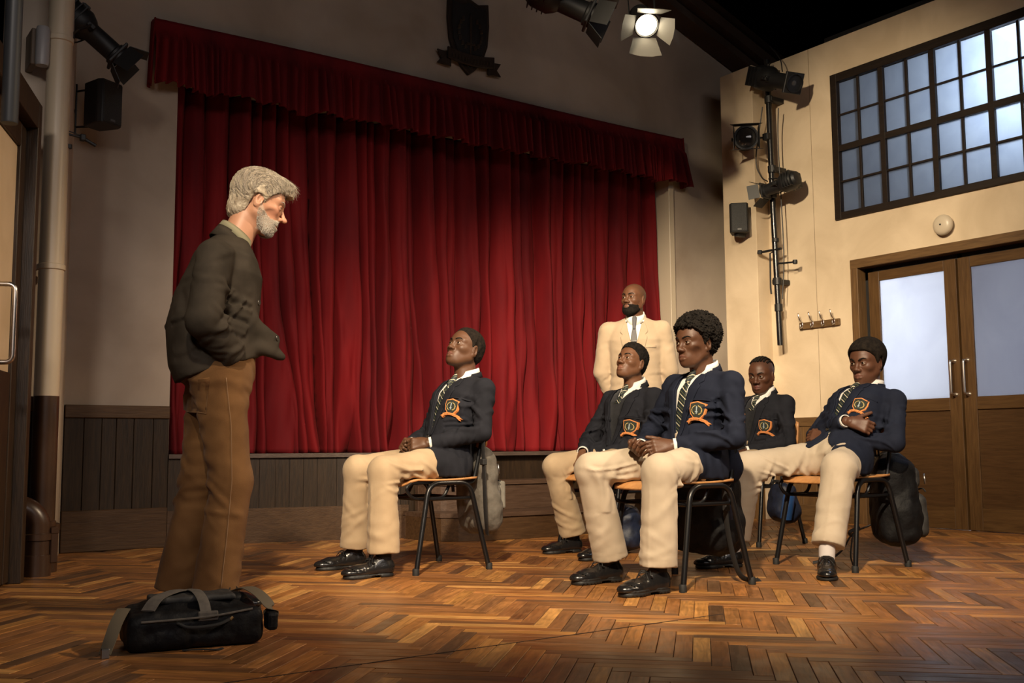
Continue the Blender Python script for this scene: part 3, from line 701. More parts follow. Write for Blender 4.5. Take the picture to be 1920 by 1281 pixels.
# ---------------------------------------------------------------- pipework and wall fittings on the left
def rot_to(d, up='Y'): return Vector(d).to_track_quat('Z', up).to_matrix().to_4x4()
pipe_cream = noise_mat('cream_pipe_paint', (.50, .40, .28), (.60, .50, .37), 4, .38, stretch=(1, 1, .2)); pipe_brown = noise_mat('brown_pipe_paint', (.040, .020, .012), (.065, .033, .018), 4, .33)
pp = thing('soil_pipe', 'tall upright pipe beside the left door, cream above and dark brown below', 'pipe', (1.125, 5.62, 0))
def at(par, o): return under(par, o)
at(pp, MB().lathe([(.060, .872), (.060, 5.0)], 28, Matrix.Translation((1.125, 5.62, 0))).build('cream_length', pipe_cream, smooth=True))
at(pp, MB().lathe([(.0605, .20), (.0605, .872)], 28, Matrix.Translation((1.125, 5.62, 0))).build('brown_length', pipe_brown, smooth=True))
for z, m_ in ((1.525, pipe_cream), (2.72, pipe_cream), (.24, pipe_brown)):
    at(pp, MB().lathe([(.060, z-.016), (.067, z-.012), (.067, z+.012), (.060, z+.016)], 28, Matrix.Translation((1.125, 5.62, 0))).box((1.00, 5.64, z-.014), (1.07, 5.76, z+.014), bev=.003).build('bracket', m_, smooth=True))
at(pp, MB().lathe([(.062, 0), (.062, .20), (.070, .205), (.070, .235), (.060, .24)], 24, Matrix.Translation((1.15, 5.66, 0))).build('floor_socket', pipe_brown, smooth=True))
bp_ = thing('waste_pipe', 'stubby brown pipe elbow bending down into the floor in front of the tall pipe', 'pipe', (1.09, 5.50, 0))
el = smooth_path([(.88, 5.56, .335), (.955, 5.53, .335), (1.03, 5.51, .318), (1.075, 5.50, .27), (1.085, 5.50, .20), (1.085, 5.50, .0)], 6)
at(bp_, MB().tube(el, .058, 22).build('elbow', pipe_brown, smooth=True)); at(bp_, MB().lathe([(.058, .17), (.068, .172), (.068, .20), (.058, .205)], 24, Matrix.Translation((1.085, 5.50, 0))).build('collar', pipe_brown, smooth=True)); at(bp_, MB().lathe([(.058, 0), (.0655, .0), (.0655, .10), (.058, .102)], 24, Matrix.Translation((1.085, 5.50, 0))).build('socket', pipe_brown, smooth=True))
at(bp_, MB().box((1.138, 5.46, .20), (1.175, 5.50, .23), bev=.003).box((1.138, 5.46, .06), (1.172, 5.50, .20), bev=.004).build('clamp', pipe_brown))
# chrome pull on the left door
hp = []; sx = .50
def DL(s, y, z): return R@Vector((s, y, z))
h = MB(); h.tube(round_path([DL(sx, -.035, .97), DL(sx, .05, .97), DL(sx, .05, 1.30), DL(sx, -.035, 1.30)], .03, 6), .011, 12); under(ld, h.build('pull_handle', steel, smooth=True))
tb = tag(MB().lathe([(.030, 1.87), (.032, 1.875), (.032, 6.2)], 20, Matrix.Translation((.70, 4.36, 0))).build('lighting_bar', mat('dark_grey_bar', (.03, .032, .036), .45), smooth=True), 'dark grey vertical bar hanging at the far left above the cream lit door glass', 'bar')
cb = thing('conduit_box', 'rounded pale grey box high on the wall left of the cream pipe', 'junction box', (1.02, 5.56, 2.66))
at(cb, MB().lathe([(0, 2.55), (.03, 2.552), (.034, 2.57), (.034, 2.74), (.03, 2.755), (0, 2.757)], 20, Matrix.Translation((1.035, 5.58, 0))).build('cover', mat('grey_plastic', (.30, .29, .30), .4), smooth=True)); at(cb, MB().box((.985, 5.60, 2.56), (1.02, 5.75, 2.75), bev=.004).build('backplate', mat('brown_plate', (.12, .085, .06), .6)))

# ---------------------------------------------------------------- theatre lanterns, speakers
glass_dark = mat('lens_glass', (.05, .045, .04), .08, 0, .8)
lamp_glow = mat('lit_lens', (1, .9, .7), .3); lamp_glow.node_tree.nodes['Principled BSDF'].inputs['Emission Color'].default_value = (1, .86, .60, 1); lamp_glow.node_tree.nodes['Principled BSDF'].inputs['Emission Strength'].default_value = 30
can = mat('lantern_black', (.010, .010, .011), .5); lit_door = mat('barn_door_inside', (.16, .15, .13), .55)  # paler door colour is for the lit lantern only, its glow painted in
def M_dir(o, d, up=(0, 0, 1)):
    z = Vector(d).normalized(); x = Vector(up).cross(z).normalized(); y = z.cross(x)
    return Matrix(((x.x, y.x, z.x, o[0]), (x.y, y.y, z.y, o[1]), (x.z, y.z, z.z, o[2]), (0, 0, 0, 1)))
def fresnel(label, o, d, hang, r=.09, L=.22, doors=True, lit=False, group=None, door_open=(38, 38, 30, 30), dl=.13):
    t = thing('fresnel_lantern', label, 'stage light', o); M = M_dir(o, d); C_ = []
    prof = [(0, -L*.5), (r*.55, -L*.5), (r*.8, -L*.42), (r*.85, -L*.15), (r, -L*.1), (r, L*.5), (r*.93, L*.5), (r*.90, L*.42)]
    at(t, MB().lathe(prof, 24, M, (1, 0)).build('housing', can, smooth=True)); at(t, MB().lathe([(r*.88, L*.43), (r*.70, L*.475), (r*.40, L*.51), (0, L*.525)], 24, M).build('lens', lamp_glow if lit else glass_dark, smooth=True))
    fins = MB()
    for k in range(5): z = -L*.36+k*L*.09; fins.lathe([(r*.82, z), (r*.98, z+.002), (r*.98, z+.006), (r*.82, z+.008)], 20, M)
    at(t, fins.build('cooling_fin', can))
    if doors:
        for k, a in enumerate(door_open):
            a = math.radians(a); w0, w1 = (r*1.0, r*1.45) if k < 2 else (r*.8, r*1.15)
            Mr = M@Matrix.Rotation(math.radians((0, 180, 90, 270)[k]), 4, 'Z')@Matrix.Translation((0, r*1.02, L*.52))@Matrix.Rotation(-a, 4, 'X')
            V = [(-w0, 0, 0), (w0, 0, 0), (w1, 0, dl), (w1*.35, 0, dl*1.12), (-w1*.35, 0, dl*1.12), (-w1, 0, dl)]; V = V+[(x, .003, z) for x, y, z in V]; n = 6
            F = [tuple(range(n))]+[tuple(range(2*n-1, n-1, -1))]+[(i, n+i, n+(i+1) % n, (i+1) % n) for i in range(n)]
            at(t, MB().add([Mr@Vector(v) for v in V], F).build('barn_door', [can, lit_door] if False else (lit_door if lit else can)))
    Mf = M@Matrix.Translation((0, 0, L*.50)); at(t, MB().lathe([(r*1.0, 0), (r*1.12, 0), (r*1.12, .008), (r*1.0, .008), (r*.98, .004)], 24, Mf, (0, 0)).build('door_ring', can))
    hv = Vector(hang); ov = Vector(o); side = (M.to_3x3()@Vector((1, 0, 0)))
    yk = [ov+side*(r+.012), ov+side*(r+.014)+(hv-ov)*.55, hv+side*.02, hv-side*.02, ov-side*(r+.014)+(hv-ov)*.55, ov-side*(r+.012)]
    at(t, MB().tube(round_path(yk, .03, 4), .009, 6, flat=.5).build('yoke', can)); Mh = M_dir(hv, (0, 0, 1), (0, 1, 0)); at(t, MB().box((-.03, -.03, -.03), (.03, .03, .03), Matrix.Translation(hv), bev=.008).build('hook_clamp', can))
    for s in (-1, 1): at(t, MB().lathe([(0, 0), (.016, 0), (.018, .012), (0, .014)], 10, Matrix.Translation(ov+side*s*(r+.012))@rot_to(side*s)).build('knob', can))
    return t
def profile(label, o, d, hang, L=.5, r=.075, doors=False):
    t = thing('profile_spotlight', label, 'stage light', o); M = M_dir(o, d)
    prof = [(0, -L*.5), (r*.9, -L*.48), (r*1.25, -L*.36), (r*1.3, -L*.12), (r*1.0, -L*.02), (r*.80, L*.02), (r*.80, L*.38), (r*.95, L*.40), (r*.95, L*.5), (r*.86, L*.5), (r*.84, L*.46)]
    at(t, MB().lathe(prof, 22, M, (1, 0)).build('housing', can, smooth=True)); at(t, MB().lathe([(r*.84, L*.44), (r*.5, L*.465), (0, L*.475)], 20, M).build('lens', glass_dark, smooth=True))
    g = MB()
    for k in range(4): z = -L*.42+k*L*.075; g.box((-r*1.38, -r*1.0, z), (r*1.38, r*1.0, z+.007), M)
    g.box((-r*1.15, -r*.3, -L*.02), (r*1.15, r*.3, L*.03), M, .004).box((-.012, r*.8, -L*.3), (.012, r*1.5, -L*.2), M, .003); at(t, g.build('heat_sink', can)); 
    at(t, MB().box((-r*1.05, -r*1.05, L*.43), (r*1.05, r*1.05, L*.47), M, .004).build('colour_frame', can))
    for s in (-1, 1): at(t, MB().box((s*r*1.28-.012, -.012, -L*.05), (s*r*1.28+.012, .012, L*.06), M, .003).build('shutter_handle', can))
    if doors:
        for k in range(4):
            Mr = M@Matrix.Rotation(math.radians(90*k), 4, 'Z')@Matrix.Translation((0, r*1.0, L*.5))@Matrix.Rotation(-math.radians(28), 4, 'X'); at(t, MB().box((-r*.95, 0, 0), (r*.95, .003, r*1.5), Mr).build('barn_door', can))
    hv = Vector(hang); ov = Vector(o); side = (M.to_3x3()@Vector((1, 0, 0))); yk = [ov+side*(r*1.4), ov+side*(r*1.4)+(hv-ov)*.6, hv+side*.02, hv-side*.02, ov-side*(r*1.4)+(hv-ov)*.6, ov-side*(r*1.4)]
    at(t, MB().tube(round_path(yk, .03, 4), .009, 6, flat=.5).build('yoke', can)); at(t, MB().box((-.03, -.03, -.03), (.03, .03, .03), Matrix.Translation(hv), bev=.008).build('hook_clamp', can))
    return t
def speaker(label, c, yaw, w=.19, dp=.17, h=.29, bracket=None):
    t = thing('loudspeaker', label, 'speaker', c); M = Matrix.Translation(c)@Matrix.Rotation(yaw, 4, 'Z')
    pts = [(-dp/2, -w*.36), (dp*.3, -w/2), (dp/2, -w*.42), (dp/2, w*.42), (dp*.3, w/2), (-dp/2, w*.36)]
    at(t, MB().prism(pts, h, M@Matrix.Translation((0, 0, -h/2)), .006).build('cabinet', mat('speaker_black', (.012, .012, .013), .6)))
    at(t, MB().box((dp/2-.002, -w*.40, -h*.46), (dp/2+.006, w*.40, h*.46), M, .003).build('grille', noise_mat('speaker_grille', (.006, .006, .006), (.03, .03, .03), 300, .7)))
    at(t, MB().box((dp/2+.006, -w*.1, -h*.43), (dp/2+.008, w*.1, -h*.38), M).build('badge_plate', mat('dull_plate', (.08, .08, .08), .4)))
    if bracket: at(t, bracket)
    return t
# right-hand boom
bm_ = thing('lighting_boom', 'black vertical scaffold pole on the right wall carrying stage lights', 'pole', (6.72, 5.68, 1.4))
at(bm_, MB().tube([(6.72, 5.67, 1.42), (6.72, 5.70, 2.6), (6.72, 5.715, 3.85)], .024, 14).build('tube', black_gl, smooth=True))
for z in (1.95, 2.9, 3.5): at(bm_, MB().box((6.70, 5.66, z-.02), (6.857, 5.72, z+.02), bev=.006).build('wall_bracket', can)); at(bm_, MB().lathe([(.026, z-.03), (.036, z-.028), (.036, z+.028), (.026, z+.03)], 14, Matrix.Translation((6.72, 5.67+(z-1.42)*.018, 0))).build('clamp', can))
at(bm_, MB().tube([(6.70, 5.86, 2.215), (6.71, 5.62, 2.215)], .010, 8).tube([(6.71, 5.66, 2.215), (6.70, 5.73, 2.19), (6.70, 5.735, 1.90), (6.70, 5.73, 1.85)], .007, 8).lathe([(0, 0), (.02, .0), (.02, .03), (0, .035)], 10, Matrix.Translation((6.69, 5.83, 2.2))).build('cable_arm', can)); at(bm_, MB().tube([(6.72, 5.70, 2.10), (6.72, 5.50, 2.085)], .008, 8).lathe([(0, -.02), (.018, -.016), (.02, 0), (.018, .016), (0, .02)], 12, Matrix.Translation((6.72, 5.49, 2.085))).build('wing_bolt', can, smooth=True))
at(bm_, MB().lathe([(.026, 2.28), (.030, 2.282), (.030, 2.31), (.026, 2.312)], 14, Matrix.Translation((6.72, 5.685, 0))).build('coupler', can, smooth=True)); at(bm_, MB().lathe([(.026, 1.70), (.033, 1.702), (.033, 1.76), (.026, 1.762)], 14, Matrix.Translation((6.72, 5.675, 0))).build('coupler', can, smooth=True))
profile('long black spotlight at the top of the wall pole, aimed down to the right', (6.60, 5.54, 3.60), (-.25, -1, -.46), (6.70, 5.70, 3.62), .60, .080)
fresnel('round black spotlight on the wall pole with its lens facing the room', (6.60, 5.87, 3.18), (-.62, -.62, -.12), (6.70, 5.72, 3.18), .092, .20, True, False, None, (12, 12, 12, 12), .05)
profile('black spotlight with barn doors lowest on the wall pole, pointing left', (6.61, 5.52, 2.715), (-.10, 1, -.16), (6.70, 5.69, 2.68), .34, .062, True)
for n, pts in enumerate([[(6.70, 5.66, 3.95), (6.69, 5.55, 3.80), (6.68, 5.52, 3.68)], [(6.70, 5.76, 3.45), (6.69, 5.84, 3.02), (6.70, 5.80, 2.86), (6.70, 5.73, 2.80)], [(6.70, 5.72, 2.82), (6.69, 5.62, 2.80), (6.69, 5.53, 2.77)], [(6.71, 5.60, 3.40), (6.74, 5.64, 3.1), (6.74, 5.62, 2.2), (6.73, 5.64, 1.8)]]):
    at(bm_, MB().tube(smooth_path(pts, 6), .005, 6).build('cable', can, smooth=True))
speaker('small black speaker on the cream pier left of the wall pole', (6.60, 5.97, 2.51), math.radians(-135), .16, .17, .25, MB().box((6.62, 5.95, 2.44), (6.70, 6.0, 2.58), bev=.003).box((6.56, 5.95, 2.36), (6.66, 5.99, 2.39)).build('wall_bracket', can))
brk = MB().tube([(1.405, 6.50, 2.755), (1.50, 6.36, 2.755)], .007, 6).tube([(1.405, 6.50, 2.535), (1.50, 6.36, 2.52)], .007, 6).tube([(1.405, 6.50, 2.50), (1.405, 6.50, 2.80)], .006, 6).tube([(1.405, 6.50, 2.64), (1.405, 6.60, 2.64)], .008, 6)
speaker('black speaker bracketed to the wall left of the curtain', (1.512, 6.32, 2.64), math.radians(-62), .17, .17, .265, brk.build('wall_bracket', can))
profile('black spotlight high at top left above the wall speaker', (1.345, 5.95, 2.93), (.55, -.10, -.45), (1.20, 5.80, 2.80), .42, .07, True)
ca = thing('cable_clamp', 'small black clamp arm sticking out from the cream pipe', 'clamp', (1.19, 5.6, 2.25))
at(ca, MB().tube([(1.17, 5.60, 2.225), (1.26, 5.60, 2.215)], .006, 8).tube([(1.18, 5.60, 2.24), (1.25, 5.60, 2.225)], .003, 6).build('arm', can)); at(ca, MB().box((1.235, 5.585, 2.20), (1.262, 5.615, 2.235), bev=.004).tube([(1.26, 5.60, 2.21), (1.315, 5.60, 2.185)], .009, 8).lathe([(0, 0), (.014, 0), (.014, .02), (0, .022)], 10, Matrix.Translation((1.185, 5.60, 2.15))).build('jaw', can))
# lanterns hung over the stage
bar = tag(MB().tube([(3.62, 5.05, 3.92), (5.0, 5.05, 3.92)], .024, 12).build('lighting_bar', black_gl, smooth=True), 'black horizontal lighting bar above the hanging lit lantern', 'bar')
LO = (4.66, 5.02, 3.47); LD = (-.30, -.62, -.60)
fresnel('lit stage lantern with open barn doors hanging at top right of the curtain', LO, LD, (4.66, 5.05, 3.90), .078, .24, True, True, None, (30, 42, 52, 34), .125)
profile('unlit black lantern hanging from above between the crest and the lit lantern', (3.98, 5.05, 3.44), (.55, -.35, -.30), (3.95, 5.05, 3.90), .46, .085, True)

# ---------------------------------------------------------------- bell, coat hooks, crest
be = thing('fire_bell', 'round cream fire bell on the wall above the double doors', 'bell', (XR-.03, 4.235, 2.176))
Mb = Matrix.Translation((XR, 4.235, 2.176))@Matrix.Rotation(-math.pi/2, 4, 'Y'); bc = mat('cream_bell_enamel', (.55, .47, .36), .35)
at(be, MB().lathe([(0, 0), (.050, 0), (.050, .030), (0, .032)], 24, Mb).build('base', bc, smooth=True)); at(be, MB().lathe([(.074, .030), (.076, .036), (.075, .048), (.066, .062), (.045, .070), (.018, .073), (0, .074)], 36, Mb).build('gong', bc, smooth=True)); at(be, MB().lathe([(0, .073), (.006, .073), (.006, .078), (0, .079)], 10, Mb).build('screw', black))
hk = thing('coat_rack', 'dark wooden rail with four chrome double coat hooks', 'coat rack', (XR, 5.37, 1.58))
at(hk, MB().box((XR-.022, 5.175, 1.545), (XR, 5.570, 1.600), bev=.004).build('rail', w_cap_y))
for y in (5.535, 5.430, 5.325, 5.220):
    m = MB(); m.tube(smooth_path([(XR-.024, y, 1.60), (XR-.045, y, 1.612), (XR-.062, y, 1.64), (XR-.066, y+.004, 1.665)], 4), .0055, 8).lathe([(0, -.008), (.009, 0), (0, .008)], 10, Matrix.Translation((XR-.066, y+.004, 1.668))); m.tube(smooth_path([(XR-.024, y, 1.565), (XR-.045, y, 1.553), (XR-.050, y, 1.572), (XR-.046, y, 1.585)], 4), .0055, 8); m.box((XR-.027, y-.008, 1.553), (XR-.021, y+.008, 1.607), bev=.002); at(hk, m.build('coat_hook', steel, smooth=True))
cr = thing('school_crest', 'dark carved wooden shield crest with ribbon above the red pelmet', 'crest', (4.26, 6.6, 3.75)); cm = wood('crest_oak', (.020, .012, .008), (.040, .024, .015), 2, .5); cm2 = mat('crest_relief', (.035, .022, .014), .45)
def sh2(k): return [(x*k, y*k) for x, y in [(-.185, .30), (-.09, .275), (0, .31), (.09, .275), (.185, .30), (.192, .12), (.175, -.05), (.13, -.17), (.06, -.26), (0, -.31), (-.06, -.26), (-.13, -.17), (-.175, -.05), (-.192, .12)]]
Mc = Matrix.Translation((4.285, 6.617, 3.79))@Matrix.Rotation(math.pi/2, 4, 'X')
at(cr, MB().prism(sh2(1), .035, Mc, .006).build('shield', cm)); at(cr, MB().prism(sh2(.86), .012, Mc@Matrix.Translation((0, 0, .035)), .004).build('shield_field', mat('crest_field', (.014, .012, .012), .5)))
m = MB().prism([(-.008, -.16), (.008, -.16), (.010, .14), (0, .18), (-.010, .14)], .012, Mc@Matrix.Translation((0, 0, .045)), .002).prism([(-.04, -.08), (.04, -.08), (.04, -.062), (-.04, -.062)], .014, Mc@Matrix.Translation((0, 0, .045)), .002); at(cr, m.build('sword', cm2))
m = MB()
for s in (-1, 1):
    for k in range(7): a = -1.2+k*.36; x, y = s*(.095*math.cos(a)+.01), .125*math.sin(a)+.02; m.prism([(x-.014, y-.02), (x+.014, y-.01), (x+.008, y+.024), (x-.014, y+.014)], .010, Mc@Matrix.Translation((0, 0, .045)), .002)
at(cr, m.build('wreath', cm2))
rb = [(-.215, -.135), (-.10, -.155), (0, -.16), (.10, -.155), (.215, -.135), (.215, -.225), (.10, -.245), (0, -.25), (-.10, -.245), (-.215, -.225)]
at(cr, MB().prism(rb, .02, Mc@Matrix.Translation((0, 0, .050)), .004).prism([(-.215, -.17), (-.17, -.20), (-.17, -.28), (-.295, -.27), (-.255, -.225), (-.295, -.165)], .018, Mc@Matrix.Translation((0, 0, .026)), .003).prism([(.215, -.17), (.17, -.20), (.17, -.28), (.295, -.27), (.255, -.225), (.295, -.165)], .018, Mc@Matrix.Translation((0, 0, .026)), .003).build('ribbon', cm))
m = MB()
for k in range(13): x = -.17+k*.0283; y = -.198-.012*math.cos(x*8); m.box((x-.007, y-.016, .070), (x+.007, y+.016, .074), Mc)
at(cr, m.build('ribbon_lettering', cm2))

# ---------------------------------------------------------------- chairs
tube_m = mat('black_tube_steel', (.006, .006, .007), .30, 0, .45); ply = wood('honey_plywood', (.42, .19, .065), (.56, .28, .105), 0, .38, 5, .05); ply_edge = mat('ply_edge', (.62, .40, .20), .6); rub = mat('rubber_foot', (.01, .01, .01), .7)
def make_chair():
    t = thing('school_chair', 'x', 'chair', (0, 0, 0)); P = lambda o: setattr(o, 'parent', t) or o
    for s in (-1, 1):
        y = s*.205; yf = s*.238
        P(MB().tube(round_path([(.205, yf, .02), (.118, y, .430), (-.118, y, .430), (-.205, yf, .02)], .065, 7), .0125, 10).build('leg_frame', tube_m, smooth=True))
        P(MB().tube(round_path([(.20, y-s*.025, .432), (.235, y-s*.025, .405), (.195, y-s*.025, .355), (.02, y-s*.025, .355), (-.02, y-s*.025, .432)], .035, 6), .0085, 8).tube(round_path([(-.02, y-s*.025, .432), (.20, y-s*.025, .432)], .01, 3), .0085, 8).build('seat_loop', tube_m, smooth=True))
        P(MB().tube([(.14, y-s*.012, .352), (-.14, y-s*.012, .352)], .0085, 8).build('side_rail', tube_m, smooth=True))
        for x in (.2095, -.2095): P(MB().lathe([(0, 0), (.0165, 0), (.0165, .028), (.0135, .032), (0, .033)], 12, Matrix.Translation((x, yf+s*.001, 0))).build('rubber_foot', rub, smooth=True))
        P(MB().tube(smooth_path([(-.085, s*.165, .428), (-.160, s*.165, .436), (-.185, s*.165, .50), (-.213, s*.165, .62), (-.236, s*.160, .715)], 6), .0105, 8).build('back_post', tube_m, smooth=True))
    for x in (.135, -.135): P(MB().tube([(x, -.20, .352), (x, .20, .352)], .0085, 8).build('cross_rail', tube_m, smooth=True))
    nx, ny = 14, 12; G = np.zeros((nx, ny, 3))
    for i in range(nx):
        for k in range(ny):
            u = i/(nx-1); v = k/(ny-1)*2-1; x = .235-.435*u; w = .205-.02*abs(u-.5)*2-(.035 if i in (0, nx-1) else 0); z = .4515-.006*math.sin(math.pi*min(1, u*1.1))-(.030*((.16-u)/.16)**2 if u < .16 else 0)+.010*max(0, u-.8)
            G[i, k] = (x, v*w, z+.004*v*v)
    V, F = sheet(G, np.array([0, 0, 1.]), .010); P(link_mesh('seat', V, F, ply, None, True))
    n2, m2 = 14, 6; G = np.zeros((n2, m2, 3))
    for i in range(n2):
        for k in range(m2):
            v = i/(n2-1)*2-1; u = k/(m2-1); hh = .175*(1-.25*abs(v)**6); z = .680+(u-.5)*hh
            G[i, k] = (-.2255-.10*(z-.6)*.9-.012*(1-v*v)+.014, v*.205, z)
    V, F = sheet(G, np.array([1., 0, .15]), .010); P(link_mesh('backrest', V, F, ply, None, True))
    return t
ch0 = make_chair()
def put_chair(x, y, label, first=False):
    c = ch0 if first else copy_tree(ch0); c.location = (x, y, 0); c.rotation_euler = (0, 0, math.pi); c['label'] = label; c['group'] = 'plywood school chairs the pupils sit on'
put_chair(2.745, 4.61, 'plywood chair with black tube legs under the pupil seated alone', True)
put_chair(3.325, 3.42, 'plywood chair with black tube legs under the front pupil with tall curly hair')
put_chair(3.925, 4.56, 'chair mostly hidden behind the front pupil, under the pupil in a dark pullover')
put_chair(4.435, 3.40, 'plywood chair with black tube legs under the pupil with folded arms')
put_chair(5.045, 4.53, 'chair behind the folded-arms pupil, under the pupil with braided hair')

# ---------------------------------------------------------------- bags
nylon = noise_mat('black_nylon', (.004, .004, .005), (.008, .008, .009), 30, .6, bump=.25, bscale=60, spec=.2); nylon_g = noise_mat('grey_canvas', (.095, .085, .07), (.14, .125, .105), 25, .85, bump=.25, bscale=50); webb = mat('black_webbing', (.014, .014, .015), .7); khaki = mat('khaki_webbing', (.125, .10, .065), .8); khaki2 = noise_mat('grey_strap', (.085, .075, .066), (.12, .105, .09), 40, .85); nylon_b = noise_mat('navy_nylon', (.005, .009, .024), (.010, .017, .045), 25, .55, bump=.2, bscale=50); zipm = mat('zip_metal', (.4, .4, .4), .35, 1); grey_d = noise_mat('charcoal_nylon', (.022, .022, .022), (.035, .034, .033), 30, .7, bump=.2, bscale=60)
def rbox(c, h, r):
    c = np.array(c, float); h = np.array(h, float)-r
    def f(p):
        q = np.abs(p-c)-h; return np.linalg.norm(np.maximum(q, 0), axis=1)+np.minimum(q.max(1), 0)-r
    return f
def strip_tube(mb, pts, w, th, up): mb.tube(smooth_path(pts, 6), w/2, 8, flat=th/w, up=up); return mb
def backpack(name, label, loc, rz, w, d, h, m, m2, seed, sag=.02, pocket=True, straps=(), group=None, zips=True, tilt=0):
    """local frame: x away from the chair back, y across, z up; loc is the bottom centre"""
    t = thing(name, label, 'backpack', loc, rz, group)
    body = U(.05, rbox((0, 0, h*.45), (d*.5, w*.5, h*.45), .06), ell((d*.08, 0, h*.28), (d*.58, w*.56, h*.30)), ell((0, 0, h*.85), (d*.36, w*.40, h*.15)))
    rs = np.random.RandomState(seed); gs = [ridge([(d*.4*rs.randn()*.6, w*.6*(rs.rand()-.5)*2, h*rs.rand()), (d*.5, w*.4*(rs.rand()-.5)*2, h*rs.rand())], .014, -.008) for _ in range(9)]
    bd = displaced(body, lambda p: .009*noise3(p, 4.5, seed % 4, 3)+.003*noise3(p, 14, 2, 2), *gs)
    T_ = Matrix.Rotation(tilt, 4, 'Y')
    def put(n, V, F, mm, par=t, sm=True):
        V = np.array([T_@Vector(v) for v in V]); return link_mesh(n, V, F, mm, par, sm)
    V, F = surface(bd, (-d, -w, -.05), (d*1.2, w, h*1.15), .0105, margin=1.6); put('body', relax(V, F, 1), F, m)
    if pocket:
        pk = displaced(U(.03, rbox((d*.52, 0, h*.30), (d*.20, w*.38, h*.24), .04)), lambda p: .006*noise3(p, 6, 1, 3)); V, F = surface(pk, (0, -w, -.02), (d*1.4, w, h), .010, margin=1.6); put('front_pocket', relax(V, F, 1), F, m2)
        p2 = displaced(rbox((d*.46, 0, h*.70), (d*.14, w*.34, h*.12), .03), lambda p: .005*noise3(p, 6, 2, 3)); V, F = surface(p2, (0, -w, 0), (d*1.3, w, h), .010, margin=1.6); put('upper_pocket', relax(V, F, 1), F, m2)
        if zips:
            V, F = tube_geo(smooth_path([(d*.70, -w*.3, h*.55), (d*.745, 0, h*.575), (d*.70, w*.3, h*.55)], 5), .004, 6); put('zip', V, F, webb); V, F = tube_geo([(d*.72, -w*.25, h*.74), (d*.73, -w*.27, h*.63)], .005, 6); put('zip_pull', V, F, zipm)
    V, F = tube_geo(smooth_path([(-d*.3, -.04, h*.95), (-d*.3, -.03, h*1.04), (-d*.3, .03, h*1.04), (-d*.3, .04, h*.95)], 5), .010, 8, flat=.5); put('top_handle', V, F, webb)
    for pts, wd in straps:
        mb = MB(); strip_tube(mb, pts, wd, .008, (1, 0, 0)); o = mb.build('shoulder_strap', webb, t, smooth=True)
    return t
# ---------------------------------------------------------------- people
def basis(fwd, up):
    """columns forward, left, up"""
    x = nrm(fwd); y = nrm(np.cross(up, x)); z = np.cross(x, y); return np.stack([x, y, z], 1)

def local(f, O, B, s=1.0):
    return lambda p: f(((p-O)@B)/s)*s

